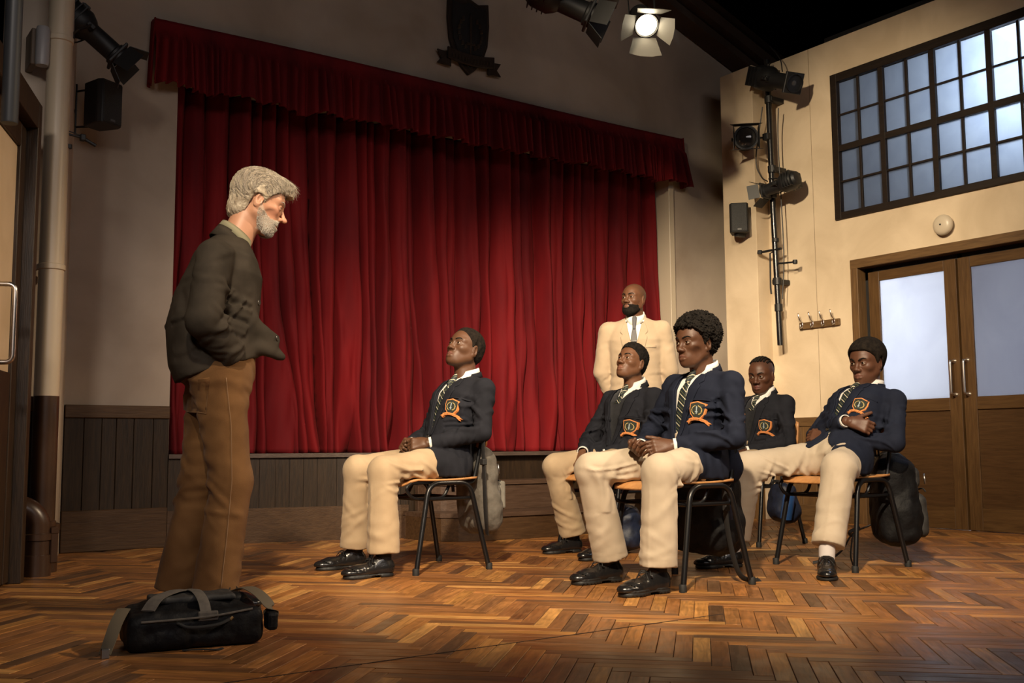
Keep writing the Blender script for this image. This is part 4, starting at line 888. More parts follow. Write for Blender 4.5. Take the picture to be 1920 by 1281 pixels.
def head_fields(prm):
    """head in its own space: origin between the eyes' height and the ears, X to the face, Z up (metres)"""
    jw = prm.get('jaw', 1.0); nw = prm.get('nose', 1.0); lp = prm.get('lips', 1.0); nl = prm.get('nose_len', 1.0); ch = prm.get('chin', 0.0); old = prm.get('old', 0)
    def sym(f): return lambda q: f(np.stack([q[:, 0], np.abs(q[:, 1]), q[:, 2]], 1))
    cran = U(.03, ell((-.016, 0, .036), (.094, .074, .082)), ell((.018, 0, .028), (.072, .066, .066)))
    face = ell((.028, 0, -.03), (.058, .058*jw, .078))
    jaw = sym(U(.02, cap((-.002, .048*jw, -.048), (.05, .026*jw, -.093), .021, .019), cap((-.002, .05*jw, -.02), (-.002, .048*jw, -.05), .022)))
    chin = ell((.066+ch, 0, -.098), (.02, .023*jw, .018))
    cheek = sym(ell((.05, .042, -.022), (.026, .022, .02)))
    brow = sym(cap((.079, .010, .020), (.062, .046, .022), .012, .011))
    f = U(.03, cran, face, jaw); f = U(.02, f, chin, cheek); f = U(.016, f, brow)
    f = cut(f, sym(ell((.094, .032, .000), (.020, .019, .013))), .014)
    f = cut(f, sym(ell((.058, .064, -.058), (.03, .012, .03))), .02) if prm.get('gaunt') else f
    nose = U(.010, cap((.084, 0, .010), (.098*nl, 0, -.026), .0072, .0090*nw), ell((.1025*nl, 0, -.0335), (.0120, .0115*nw, .0095)))
    ala = sym(ell((.0935, .0125*nw, -.0365), (.0115, .0080*nw, .0080)))
    f = U(.010, f, nose); f = U(.006, f, ala)
    f = cut(f, sym(ell((.0995, .0078*nw, -.0450), (.0055, .0036, .0036))), .003)
    muz = ell((.0625, 0, -.066), (.027, .036, .030)); f = U(.022, f, muz)
    ul = sym(cap((.0888, .005, -.0618), (.0806, .027, -.0696), .0054*lp, .0026)); ll = sym(U(.006, cap((.0885, 0, -.0770), (.0810, .024, -.0730), .0064*lp, .0028), ell((.0890, .007, -.0772), (.0064, .011, .0066*lp))))
    f = U(.005, f, ul, ll)
    mouth = sym(cap((.0965, 0, -.0692), (.0838, .030, -.0712), .0020, .0012)); f = cut(f, mouth, .0025)
    lid = sym(ell((.0735, .0315, 0), (.0150, .0155, .0140))); f = U(.005, f, lid)
    sl = prm.get('slit', .0048)
    slit = sym(ell((.0875, .0315, .0), (.016, .0140, sl))); f = cut(f, slit, .002)
    f = cut(f, sym(ell((.0735, .0315, 0), (.0122, .0122, .0122))), 0)
    a = math.radians(12); M = np.array([[math.cos(a), 0, math.sin(a)], [0, 1, 0], [-math.sin(a), 0, math.cos(a)]])
    Mz = math.radians(20); Mr = np.array([[math.cos(Mz), math.sin(Mz), 0], [-math.sin(Mz), math.cos(Mz), 0], [0, 0, 1]]).T
    E_ = Mr@M
    ear = ell((-.010, .078, -.008), (.0185, .0085, .032), E_); lobe = ell((-.003, .073, -.034), (.009, .006, .010))
    e = U(.006, ear, lobe); e = cut(e, ell((-.006, .0870, -.004), (.0115, .0095, .021), E_), .003)
    e = U(.003, e, cap((-.001, .0795, -.012), (.002, .077, -.004), .004))
    f = U(.005, f, sym(e))
    if old:
        f = displaced(f, lambda q: .0012*np.sin(q[:, 2]*420+8*np.abs(q[:, 1])*20)*np.exp(-((q[:, 2]-.055)/.02)**2)*(q[:, 0] > .05),
                      ridge([(.09, .022, -.035), (.084, .032, -.06)], .004, -.0025), ridge([(.078, .024, -.014), (.066, .044, -.012)], .0035, .0018))
    lips = U(.001, sym(cap((.0888, .005, -.0618), (.0806, .027, -.0696), .0060*lp, .0028)), sym(cap((.0885, 0, -.0772), (.0810, .024, -.0730), .0073*lp, .0032)))
    return f, lips

def hairline(prm):
    """height below which no hair grows, by distance from the face"""
    t = prm.get('hairtop', .078); sb = prm.get('sideburn', -.012)
    xs = [-.12, -.06, -.030, -.022, -.012, .004, .012, .030, .052, .072, .2]; zs = [-.072, -.066, -.05, .018, .026, .020, sb, .030, .052, t, t+.01]
    return np.array(xs), np.array(zs)

def hair_field(kind, prm):
    xs, zs = hairline(prm); th = prm.get('hair_th', .012)
    def base(q, g):
        c = smin(ell((-.016, 0, .036), (.094+g, .074+g, .082+g))(q), ell((.018, 0, .028), (.072+g, .066+g, .066+g))(q), .03)
        return smin(c, ell((-.055, 0, -.02), (.045+g*.6, .052+g*.4, .05))(q), .03)
    if kind == 'short':
        def f(q):
            zh = np.interp(q[:, 0], xs, zs); fade = np.clip((q[:, 2]-zh)/.055, 0.05, 1)
            d = base(q, 0)-th*fade; d = smax(d, (zh-q[:, 2]), .004)
            return d-.0018*noise3(q, 85, 1, 2)
        return f
    if kind == 'afro':
        def f(q):
            zh = np.interp(q[:, 0], xs, zs)
            c = prm.get('afro', (-.028, .052, .116, .102, .094))
            d = smin(ell((c[0], 0, c[1]), (c[2], c[3], c[4]))(q), base(q, .012), .03)
            d = smax(d, (zh-q[:, 2])*.9, .016)
            if prm.get('curl'): d = d-prm['curl']*noise3(q, prm.get('curlf', 30), 2, 3)-prm['curl']*.5*noise3(q, 66, 4, 1)
            else: d = d-.0012*noise3(q, 60, 3, 2)
            return d
        return f
    if kind == 'curly':
        def f(q):
            zh = np.interp(q[:, 0], xs, zs)
            top = smin(ell((-.02, 0, .062), (.092, .068, .072))(q), ell((.02, 0, .078), (.06, .05, .045))(q), .03)
            side = base(q, .003); d = smin(top, side, .02); d = smax(d, zh-q[:, 2], .006)
            return d-prm.get('curl', .0035)*noise3(q, 36, 2, 3)-.0018*noise3(q, 75, 5, 1)
        return f
    if kind == 'swept':   # grey, combed back over the ears with a fringe lifting forward
        def f(q):
            qa = np.abs(q[:, 1])
            zh = np.interp(q[:, 0], [-.13, -.07, -.045, -.035, -.02, .0, .014, .024, .040, .058, .08, .2], [-.105, -.098, -.070, -.005, .012, .008, -.020, .012, .034, .050, .062, .066])
            d = base(q, .012)
            d = smin(d, ell((-.03, 0, .052), (.094, .083, .083))(q), .03)
            d = smin(d, ell((.05, 0, .088), (.062, .054, .030), None)(q), .03)
            d = smin(d, cap((.085, .02, .086), (.112, .015, .068), .018, .008)(q), .02)
            d = smin(d, cap((.085, -.02, .086), (.108, -.022, .068), .018, .008)(q), .02)
            d = smin(d, ell((-.07, 0, -.045), (.046, .058, .055))(q), .02)
            d = smax(d, (zh-q[:, 2]), .012)
            # combed grooves run from the brow back and down
            u = np.arctan2(q[:, 2]-.0, q[:, 0]+.02+.3*qa); v = qa
            g = np.sin(v*430+9*np.sin(u*3)+noise3(q, 9, 2, 2)*5)*.0016+noise3(q*np.array([.35, 1.6, 1.0]), 22, 1, 2)*.0028
            return d-g
        return f

def hand_field(w, xd, zd, side, curls=(0.35, .4, .45, .5), thumb=(.55, .5), s=1.0, spread=.06):
    """palm, four fingers and a thumb. w wrist, xd to the fingers, zd back of the hand; side +1 puts the thumb on the frame's left"""
    B = basis(xd, zd); T = lambda *v: w+B@(np.array([v[0], v[1]*side, v[2]])*s)
    ys = [.027, .009, -.009, -.025]; Ls = [.070, .078, .073, .056]; R0 = [.0092, .0095, .009, .008]
    palm = [cap(T(-.01, 0, 0), T(.03, .0, 0), .024*s, .026*s, B[:, 2], .72)]
    for y in ys: palm.append(cap(T(.02, y*.55, .001), T(.086, y, 0), .0125*s, .0112*s))
    palm.append(cap(T(.015, .018, -.006), T(.05, .03, -.010), .014*s, .013*s))
    palm = U(.012, *palm); fg = []
    for y, L, r, c in zip(ys, Ls, R0, curls):
        p = np.array([.086, y, 0.]); a = 0; yaw = (y/.027)*spread; segs = []
        for frac, k, rr in ((.46, .75, 1), (.30, 1.15, .9), (.24, .8, .8)):
            a += c*k*1.3; dv = np.array([math.cos(a)*math.cos(yaw), math.sin(yaw), -math.sin(a)])*L*frac; q = p+dv
            segs.append(cap(T(*p), T(*q), r*rr*s, r*rr*.9*s)); p = q
        fg.append(U(.003, *segs))
    t1, t2 = thumb; p = np.array([.028, .026, -.008]); a = t1; segs = []
    for L, k, r in ((.036, 1, .0125), (.030, 1, .0108), (.024, 1, .0095)):
        dv = np.array([math.cos(a), math.sin(a)*.85, -.28*math.sin(a)-.12])*L; q = p+dv; segs.append(cap(T(*p), T(*q), r*s, r*.9*s)); p = q; a -= t2*.5
    fg.append(U(.004, *segs))
    def f(p):
        d = fg[0](p)
        for g in fg[1:]: d = np.minimum(d, g(p))
        return smin(palm(p), d, .006)
    return f

def eye_mesh(O, d, r, parent, base, M_, look_up):
    """eyeball with sclera, iris and pupil rings round the line of sight"""
    B = basis(d, look_up); angs = [0, .10, .21, .22, .34, .52, .535, .56, .8, 1.2, 1.6, 2.1, 2.6, 3.14]; n = 16; V = []; C = []
    for a in angs:
        for k in range(n):
            t = 2*math.pi*k/n; rr = r*(1.03 if a < .52 else 1)
            V.append(O-base+B@np.array([math.cos(a)*rr, math.sin(a)*math.cos(t)*rr, math.sin(a)*math.sin(t)*rr]))
            C.append((.004, .003, .003) if a < .215 else (M_['iris'] if a < .53 else ((.02, .012, .01) if a < .54 else (.34, .27, .22))))
    F = [(i*n+k, i*n+(k+1) % n, (i+1)*n+(k+1) % n, (i+1)*n+k) for i in range(len(angs)-1) for k in range(n)]
    return link_mesh('eye', V, F, MAT['eye'], parent, True, None, C)

def skin_colors(V, O, B, s, lipf, skin, lip, prm):
    q = ((V-O)@B)/s; c = np.tile(np.array(skin, float), (len(V), 1))
    near = np.linalg.norm(q, axis=1) < .17
    m = np.zeros(len(V)); d = lipf(q[near]); m[near] = np.clip(1-(d+.0005)/.0022, 0, 1)*(q[near][:, 0] > .07)
    c = c*(1-m[:, None])+np.array(lip)*m[:, None]
    c *= (1+.07*noise3(V, 7, 3, 2))[:, None]
    sh = prm.get('stubble', 0)      # shaved hair tones the scalp or the jaw
    if sh:
        xs, zs = hairline(prm); k = near*np.clip((q[:, 2]-np.interp(q[:, 0], xs, zs)+.004)/.02, 0, 1)*sh*(np.abs(q[:, 1]) < .082)
        c = c*(1-k[:, None]*.5)+np.array((.03, .025, .022))*k[:, None]*.5
    if prm.get('greybeard'):
        top = np.interp(q[:, 0], [-.02, .0, .012, .035, .055, .075, .088, .2], [.004, -.004, -.020, -.044, -.056, -.054, -.046, -.046]); lipd = np.hypot(np.abs(q[:, 1])/.024, (q[:, 2]+.0700)/.0085)
        k = near*np.clip((top-q[:, 2])/.006, 0, 1)*(q[:, 0] > np.where(q[:, 2] < -.06, .015, .0))*np.clip(lipd*4-3.6, 0, 1)*(q[:, 2] > -.112)*np.clip((np.abs(q[:, 1])*0+1), 0, 1)*.55
        c = c*(1-k[:, None])+np.array((.50, .42, .34))*k[:, None]
    if prm.get('ruddy'):
        k = near*np.exp(-(((q[:, 0]-.06)/.03)**2+((np.abs(q[:, 1])-.045)/.02)**2+((q[:, 2]+.025)/.022)**2))*.35+near*np.exp(-(((q[:, 0]-.112)/.014)**2+((q[:, 2]+.032)/.014)**2))*.3
        c = c*(1-k[:, None])+np.array((.62, .20, .13))*k[:, None]
    return c

MAT = {}
def colour_mat(name, rough, spec=.5, sheen=0, sss=0, bump=0, bs=300, coat=0):
    m = mat(name, (.5, .5, .5), rough, 0, spec); b = m.node_tree.nodes['Principled BSDF']
    a = nd(m, 'ShaderNodeAttribute'); a.attribute_name = 'Col'; lk(m, a.outputs['Color'], b.inputs['Base Color'])
    if sss:
        b.inputs['Subsurface Weight'].default_value = sss; b.inputs['Subsurface Radius'].default_value = (.8, .3, .15); b.inputs['Subsurface Scale'].default_value = .008
    if coat: b.inputs['Coat Weight'].default_value = coat; b.inputs['Coat Roughness'].default_value = .05
    if bump:
        tc = nd(m, 'ShaderNodeTexCoord'); n = nd(m, 'ShaderNodeTexNoise', i_Scale=bs, i_Detail=2); lk(m, tc.outputs['Object'], n.inputs['Vector'])
        bp = nd(m, 'ShaderNodeBump', i_Strength=bump, i_Distance=.002); lk(m, n.outputs['Fac'], bp.inputs['Height']); lk(m, bp.outputs[0], b.inputs['Normal'])
    return m
MAT['skin'] = colour_mat('skin', .48, .42, bump=.12, bs=180)
MAT['strand'] = colour_mat('hair_strand', .5, .4)
MAT['eye'] = colour_mat('eye', .12, .5, coat=.5)
MAT['hair_black'] = noise_mat('hair_black', (.008, .007, .0065), (.018, .015, .013), 60, .95, bump=.3, bscale=220, spec=.1)
MAT['hair_brownblack'] = noise_mat('hair_brownblack', (.010, .008, .007), (.022, .017, .013), 60, .95, bump=.3, bscale=260, spec=.1)
MAT['hair_grey'] = noise_mat('hair_grey', (.26, .205, .14), (.46, .39, .29), 26, .55, stretch=(1, 1, 1), bump=.3, bscale=150, spec=.4, lo=.38, hi=.62)
MAT['beard_grey'] = noise_mat('beard_grey', (.40, .31, .23), (.72, .66, .58), 160, .7, bump=.6, bscale=320, lo=.4, hi=.6)

def weave(name, c1, c2, rough=.85, sc=40, bs=700, bump=.12, sheen=.25):
    m = noise_mat(name, c1, c2, sc, rough, bump=bump, bscale=bs, spec=.12, sheen=sheen); return m
MAT['navy'] = weave('navy_wool', (.011, .014, .027), (.016, .020, .036), sc=9, sheen=0)
MAT['charcoal_navy'] = weave('charcoal_navy_wool', (.014, .015, .020), (.020, .021, .028), sc=9, sheen=0)
MAT['chino'] = weave('sand_cotton', (.40, .295, .185), (.47, .355, .23), sc=7, sheen=.1)
MAT['chino_pale'] = weave('pale_stone_cotton', (.45, .372, .28), (.52, .435, .335), sc=7, sheen=.1)
MAT['tan_suit'] = weave('tan_suiting', (.44, .34, .235), (.49, .38, .265), sc=8, sheen=.15)
MAT['olive_black'] = weave('black_olive_twill', (.029, .0235, .0175), (.046, .037, .028), sc=10, bs=500, sheen=.0)
MAT['brown_cord'] = weave('brown_twill', (.112, .054, .020), (.170, .086, .033), sc=6, bs=500, bump=.2, sheen=.05)
MAT['shirt'] = mat('white_cotton', (.82, .80, .76), .8, spec=.3)
MAT['shirt_olive'] = mat('olive_cotton', (.24, .22, .14), .85, spec=.25)
MAT['knit'] = weave('black_knit', (.010, .011, .014), (.02, .021, .026), sc=30)
MAT['leather'] = noise_mat('black_leather', (.008, .008, .009), (.014, .013, .013), 20, .22, bump=.08, bscale=90, spec=.6)
MAT['sole'] = mat('black_rubber', (.012, .012, .012), .55)
MAT['lace'] = mat('black_lace', (.01, .01, .01), .6)
MAT['sock'] = mat('black_sock', (.008, .008, .009), .95)
MAT['sock_white'] = mat('white_sock', (.6, .56, .55), .95)
MAT['badge_edge'] = mat('orange_thread', (.66, .24, .07), .8)
MAT['badge_field'] = mat('dark_green_thread', (.016, .022, .016), .8)
MAT['badge_wreath'] = mat('gold_thread', (.55, .42, .16), .7)
MAT['badge_sword'] = mat('pale_blue_thread', (.35, .42, .45), .7)
MAT['button'] = mat('dark_button', (.03, .026, .022), .3)
MAT['clip'] = mat('silver_tie_clip', (.8, .78, .75), .25, 1)

def stripe_mat(name, base, c1, c2, period, w1, w2, angle=.75, off=.5):
    """diagonal stripes on a tie, by its own UV-free object coordinates along local Z/Y"""
    m = mat(name, base, .55, 0, .4); b = m.node_tree.nodes['Principled BSDF']
    a = nd(m, 'ShaderNodeAttribute'); a.attribute_name = 'Col'; sp = nd(m, 'ShaderNodeSeparateColor'); lk(m, a.outputs['Color'], sp.inputs[0])
    mu = nd(m, 'ShaderNodeMath', operation='MULTIPLY_ADD', i_1=angle); lk(m, sp.outputs[0], mu.inputs[0]); lk(m, sp.outputs[1], mu.inputs[2])
    dv = nd(m, 'ShaderNodeMath', operation='DIVIDE', i_1=period); lk(m, mu.outputs[0], dv.inputs[0])
    fr = nd(m, 'ShaderNodeMath', operation='FRACT'); lk(m, dv.outputs[0], fr.inputs[0])
    l1 = nd(m, 'ShaderNodeMath', operation='LESS_THAN', i_1=w1); lk(m, fr.outputs[0], l1.inputs[0])
    sb = nd(m, 'ShaderNodeMath', operation='SUBTRACT', i_1=off); lk(m, fr.outputs[0], sb.inputs[0]); ab = nd(m, 'ShaderNodeMath', operation='ABSOLUTE'); lk(m, sb.outputs[0], ab.inputs[0])
    l2 = nd(m, 'ShaderNodeMath', operation='LESS_THAN', i_1=w2/2); lk(m, ab.outputs[0], l2.inputs[0])
    x1 = nd(m, 'ShaderNodeMix', data_type='RGBA'); x1.inputs[6].default_value = (*base, 1); x1.inputs[7].default_value = (*c1, 1); lk(m, l1.outputs[0], x1.inputs[0])
    x2 = nd(m, 'ShaderNodeMix', data_type='RGBA'); x2.inputs[7].default_value = (*c2, 1); lk(m, x1.outputs[2], x2.inputs[6]); lk(m, l2.outputs[0], x2.inputs[0])
    lk(m, x2.outputs[2], b.inputs['Base Color']); return m
MAT['school_tie'] = stripe_mat('striped_school_tie', (.016, .022, .026), (.62, .58, .42), (.10, .11, .05), .034, .12, .10)
MAT['suit_tie'] = stripe_mat('pinstriped_tie', (.03, .034, .045), (.45, .43, .42), (.03, .034, .045), .011, .22, .0, angle=-.9)

# --- shoes: one upper, sole and lace set shared by everyone
def make_shoe(chunky=False):
    foot = U(.03, ell((.222, .0, .028), (.062, .043, .028)), cap((.05, 0, .040), (.19, 0, .030), .041, .036), ell((.045, 0, .045), (.046, .037, .05)))
    up = U(.02, foot, cap((.115, 0, .06), (.062, 0, .088), .026, .034))
    up = cut(up, cap((.066, 0, .085), (.060, 0, .16), .030, .033), .004); up = clip(up, plane((0, 0, .100), (-.14, 0, 1)), .006)
    up = clip(up, plane((0, 0, .020), (0, 0, -1)), .002)
    gs = [ridge([(.20, -.046, .036), (.235, -.034, .046), (.252, 0, .050), (.235, .034, .046), (.20, .046, .036)], .005, -.0030), ridge([(.13, .045, .03), (.118, .034, .065), (.125, .012, .08)], .004, -.0022), ridge([(.13, -.045, .03), (.118, -.034, .065), (.125, -.012, .08)], .004, -.0022),
          ridge([(.175, -.04, .04), (.165, 0, .064), (.175, .04, .04)], .006, -.0025), ridge([(.012, -.03, .075), (0, 0, .085), (.012, .03, .075)], .004, -.002)]
    if chunky: gs += [ridge([(.17, -.036, .052), (.215, -.030, .055), (.238, 0, .056), (.215, .030, .055), (.17, .036, .052)], .004, .0035)]
    V, F = surface(displaced(up, *gs), (-.01, -.07, .0), (.31, .07, .14), .0042)
    upper = link_mesh('shoe_upper', relax(V, F, 1, .3), F, MAT['leather']).data
    def sole(p):
        q = p.copy(); q[:, 2] = 0
        d = smin(cap((.045, 0, 0), (.06, 0, 0), .040)(q), cap((.20, 0, 0), (.228, 0, 0), .048, .044)(q), .03); d = smin(d, cap((.06, 0, 0), (.2, 0, 0), .036)(q), .03)
        top = .027 if chunky else .022
        d = smax(d, np.maximum(p[:, 2]-top, -p[:, 2]), .003)
        arch = np.maximum(np.maximum(.088-p[:, 0], p[:, 0]-.135), p[:, 2]-.010); d = smax(d, -arch, .004)
        if chunky: d = smax(d, -(np.maximum(np.maximum(np.abs(((p[:, 0]/.018) % 1)-.5)*.018-.0025, p[:, 2]-.007), .03-np.abs(q[:, 1]))), .001)
        d = smax(d, -(np.abs(p[:, 2]-.017)-.0012+np.maximum(-.003-d, 0)), .001)
        return d
    V, F = surface(sole, (-.01, -.07, -.005), (.31, .07, .04), .0045)
    sol = link_mesh('shoe_sole', relax(V, F, 1, .3), F, MAT['sole']).data
    mb = MB()
    for i in range(4):
        x = .108+i*.017; z = .083-i*.0085
        mb.tube(smooth_path([(x, -.022, z-.008), (x+.004, -.008, z+.002), (x+.008, .008, z+.002), (x+.012, .022, z-.010)], 3), .0021, 5); mb.tube(smooth_path([(x, .022, z-.008), (x+.004, .008, z+.002), (x+.008, -.008, z+.002), (x+.012, -.022, z-.010)], 3), .0021, 5)
    mb.tube(smooth_path([(.11, 0, .088), (.125, .022, .094), (.135, .036, .078), (.12, .03, .07), (.11, .004, .086)], 4), .0022, 5); mb.tube(smooth_path([(.11, 0, .088), (.125, -.022, .094), (.137, -.034, .078), (.12, -.028, .07), (.11, -.004, .086)], 4), .0022, 5)
    mb.tube(smooth_path([(.11, 0, .088), (.14, .016, .086), (.15, .036, .06)], 4), .002, 5); mb.tube(smooth_path([(.11, 0, .088), (.14, -.016, .086), (.152, -.034, .06)], 4), .002, 5)
    lac = mb.build('shoe_laces', MAT['lace'], smooth=True).data
    for o in [x for x in COL.objects if x.name in ('shoe_upper', 'shoe_sole', 'shoe_laces')]: bpy.data.objects.remove(o)
    return upper, sol, lac
SHOES = None
def put_shoe(parent, base, pos, toe_dir, chunky=False, s=.95, pitch=0):
    global SHOES
    if SHOES is None: SHOES = (make_shoe(False), make_shoe(True))
    up, so, la = SHOES[1 if chunky else 0]
    o = bpy.data.objects.new('shoe', up); COL.objects.link(o); o.parent = parent
    a = math.atan2(toe_dir[1], toe_dir[0]); o.location = Vector(pos)-Vector(base)-Vector((math.cos(a), math.sin(a), 0))*.055*s
    o.rotation_euler = (0, pitch, a); o.scale = (s, s, s)
    for n, me in (('sole', so), ('laces', la)):
        c = bpy.data.objects.new(n, me); COL.objects.link(c); c.parent = o
    return o

def badge(f, O, B, cx, cy, parent, base, s=1.0):
    """crest on the chest pocket: orange shield with ribbon, wreath and upright sword"""
    g = np.linspace(-.036, .036, 9); U_, V_ = np.meshgrid(g, g*1.5); u = U_.ravel(); v = V_.ravel()
    P = O+(cx+u)[:, None]*B[:, 1]+(cy+v)[:, None]*B[:, 2]+B[:, 0]*.35; w = (trace(f, P, -B[:, 0], .6)-O)@B[:, 0]
    A = lambda u, v: np.stack([np.ones_like(u), u, v, u*u, u*v, v*v], 1); c = np.linalg.lstsq(A(u, v), w, rcond=None)[0]; off = max(0, (w-A(u, v)@c).max())*.55
    def patch(pts, lift, th=.003):
        pts = np.array(pts, float); ce = pts.mean(0); uv = np.concatenate([pts, (pts+ce)/2, ce[None]]); q = uv-[cx, cy]
        H = O+uv[:, :1]*B[:, 1]+uv[:, 1:2]*B[:, 2]+(A(q[:, 0], q[:, 1])@c+off+lift)[:, None]*B[:, 0]; n = len(pts); V = np.concatenate([H, H[:n]-B[:, 0]*(th+off)]); F = []
        for i in range(n): k = (i+1) % n; F += [(i, k, n+k, n+i), (n+i, n+k, 2*n), (i, 2*n+1+i, 2*n+1+k, k)]
        return V, F
    sh = [(-.5, .52), (-.25, .58), (0, .66), (.25, .58), (.5, .52), (.5, .1), (.42, -.25), (.22, -.52), (0, -.68), (-.22, -.52), (-.42, -.25), (-.5, .1)]
    W = .068*s; L = lambda pts, k=1.0: [(cx+x*W*k, cy+y*W*k) for x, y in pts]
    def mk(name, parts, m, par):
        mb = MB()
        for pts, lift in parts: V, F = patch(pts, lift); mb.add(V-base, F)
        return mb.build(name, MAT[m], par)
    root = mk('crest_badge', [(L(sh), .0020)], 'badge_edge', parent)
    mk('shield_field', [(L(sh, .87), .0028)], 'badge_field', root)
    wr = []
    for sgn in (-1, 1):
        for k in range(7): a = math.pi/2+sgn*(.42+k*.36); x, y = .30*math.cos(a), .31*math.sin(a)+.02; t = np.array([-math.sin(a), math.cos(a)])*.045; n_ = np.array([math.cos(a), math.sin(a)])*.035; p = np.array([x, y]); wr.append((L([tuple(p-t-n_), tuple(p+t-n_*.3), tuple(p+t+n_), tuple(p-t+n_*.3)]), .0036))
    mk('wreath', wr, 'badge_wreath', root)
    mk('sword', [(L([(-.025, -.24), (.025, -.24), (.03, .22), (0, .32), (-.03, .22)]), .0038), (L([(-.08, -.12), (.08, -.12), (.08, -.08), (-.08, -.08)]), .0040)], 'badge_sword', root)
    mk('ribbon', [(L([(-.52, -.60), (-.25, -.50), (0, -.48), (.25, -.50), (.52, -.60), (.5, -.78), (.25, -.68), (0, -.66), (-.25, -.68), (-.5, -.78)]), .0044), (L([(-.72, -.80), (-.48, -.62), (-.42, -.78), (-.58, -.94), (-.58, -.84)]), .0034), (L([(.72, -.80), (.58, -.84), (.58, -.94), (.42, -.78), (.48, -.62)]), .0034)], 'badge_edge', root)
    mk('ribbon_lettering', [(L([(x-.012, y-.022), (x+.012, y-.022), (x+.012, y+.026), (x-.012, y+.026)]), .0050) for x, y in [(-.36+.08*k, -.63+.035*math.cos((k-4.5)*.5)) for k in range(10)]], 'badge_field', root)
    return root

def collar_ring(C, B, r, h, fold, gap, drop, th=.0035, rx=1.0, n=36, flare=.006, tilt=0.0, point=.0):
    """stand-and-fall collar round the neck: ring open at the front by gap (radians)"""
    ts = np.linspace(gap, 2*math.pi-gap, n); prof_out = []; P = np.zeros((n, 5, 3)); Nn = np.zeros((n, 5, 3))
    for i, t in enumerate(ts):
        front = (1+math.cos(t))/2; e = np.array([math.cos(t)*rx, math.sin(t), 0]); sl = -tilt*math.cos(t)
        fd = fold+drop*front**3
        pr = [(r, 0), (r+.001, h*.6), (r+.003, h), (r+.003+flare*.6, h-fd*.4), (r+flare*1.5+.004, h-fd)]
        for j, (rr, z) in enumerate(pr):
            dx = point*front**6 if j == 4 else 0
            P[i, j] = C+B@(e*rr+np.array([dx, 0, z+sl])); Nn[i, j] = B@np.array([e[0], e[1], .2])
    V, F = sheet(P, Nn, th); return V, F

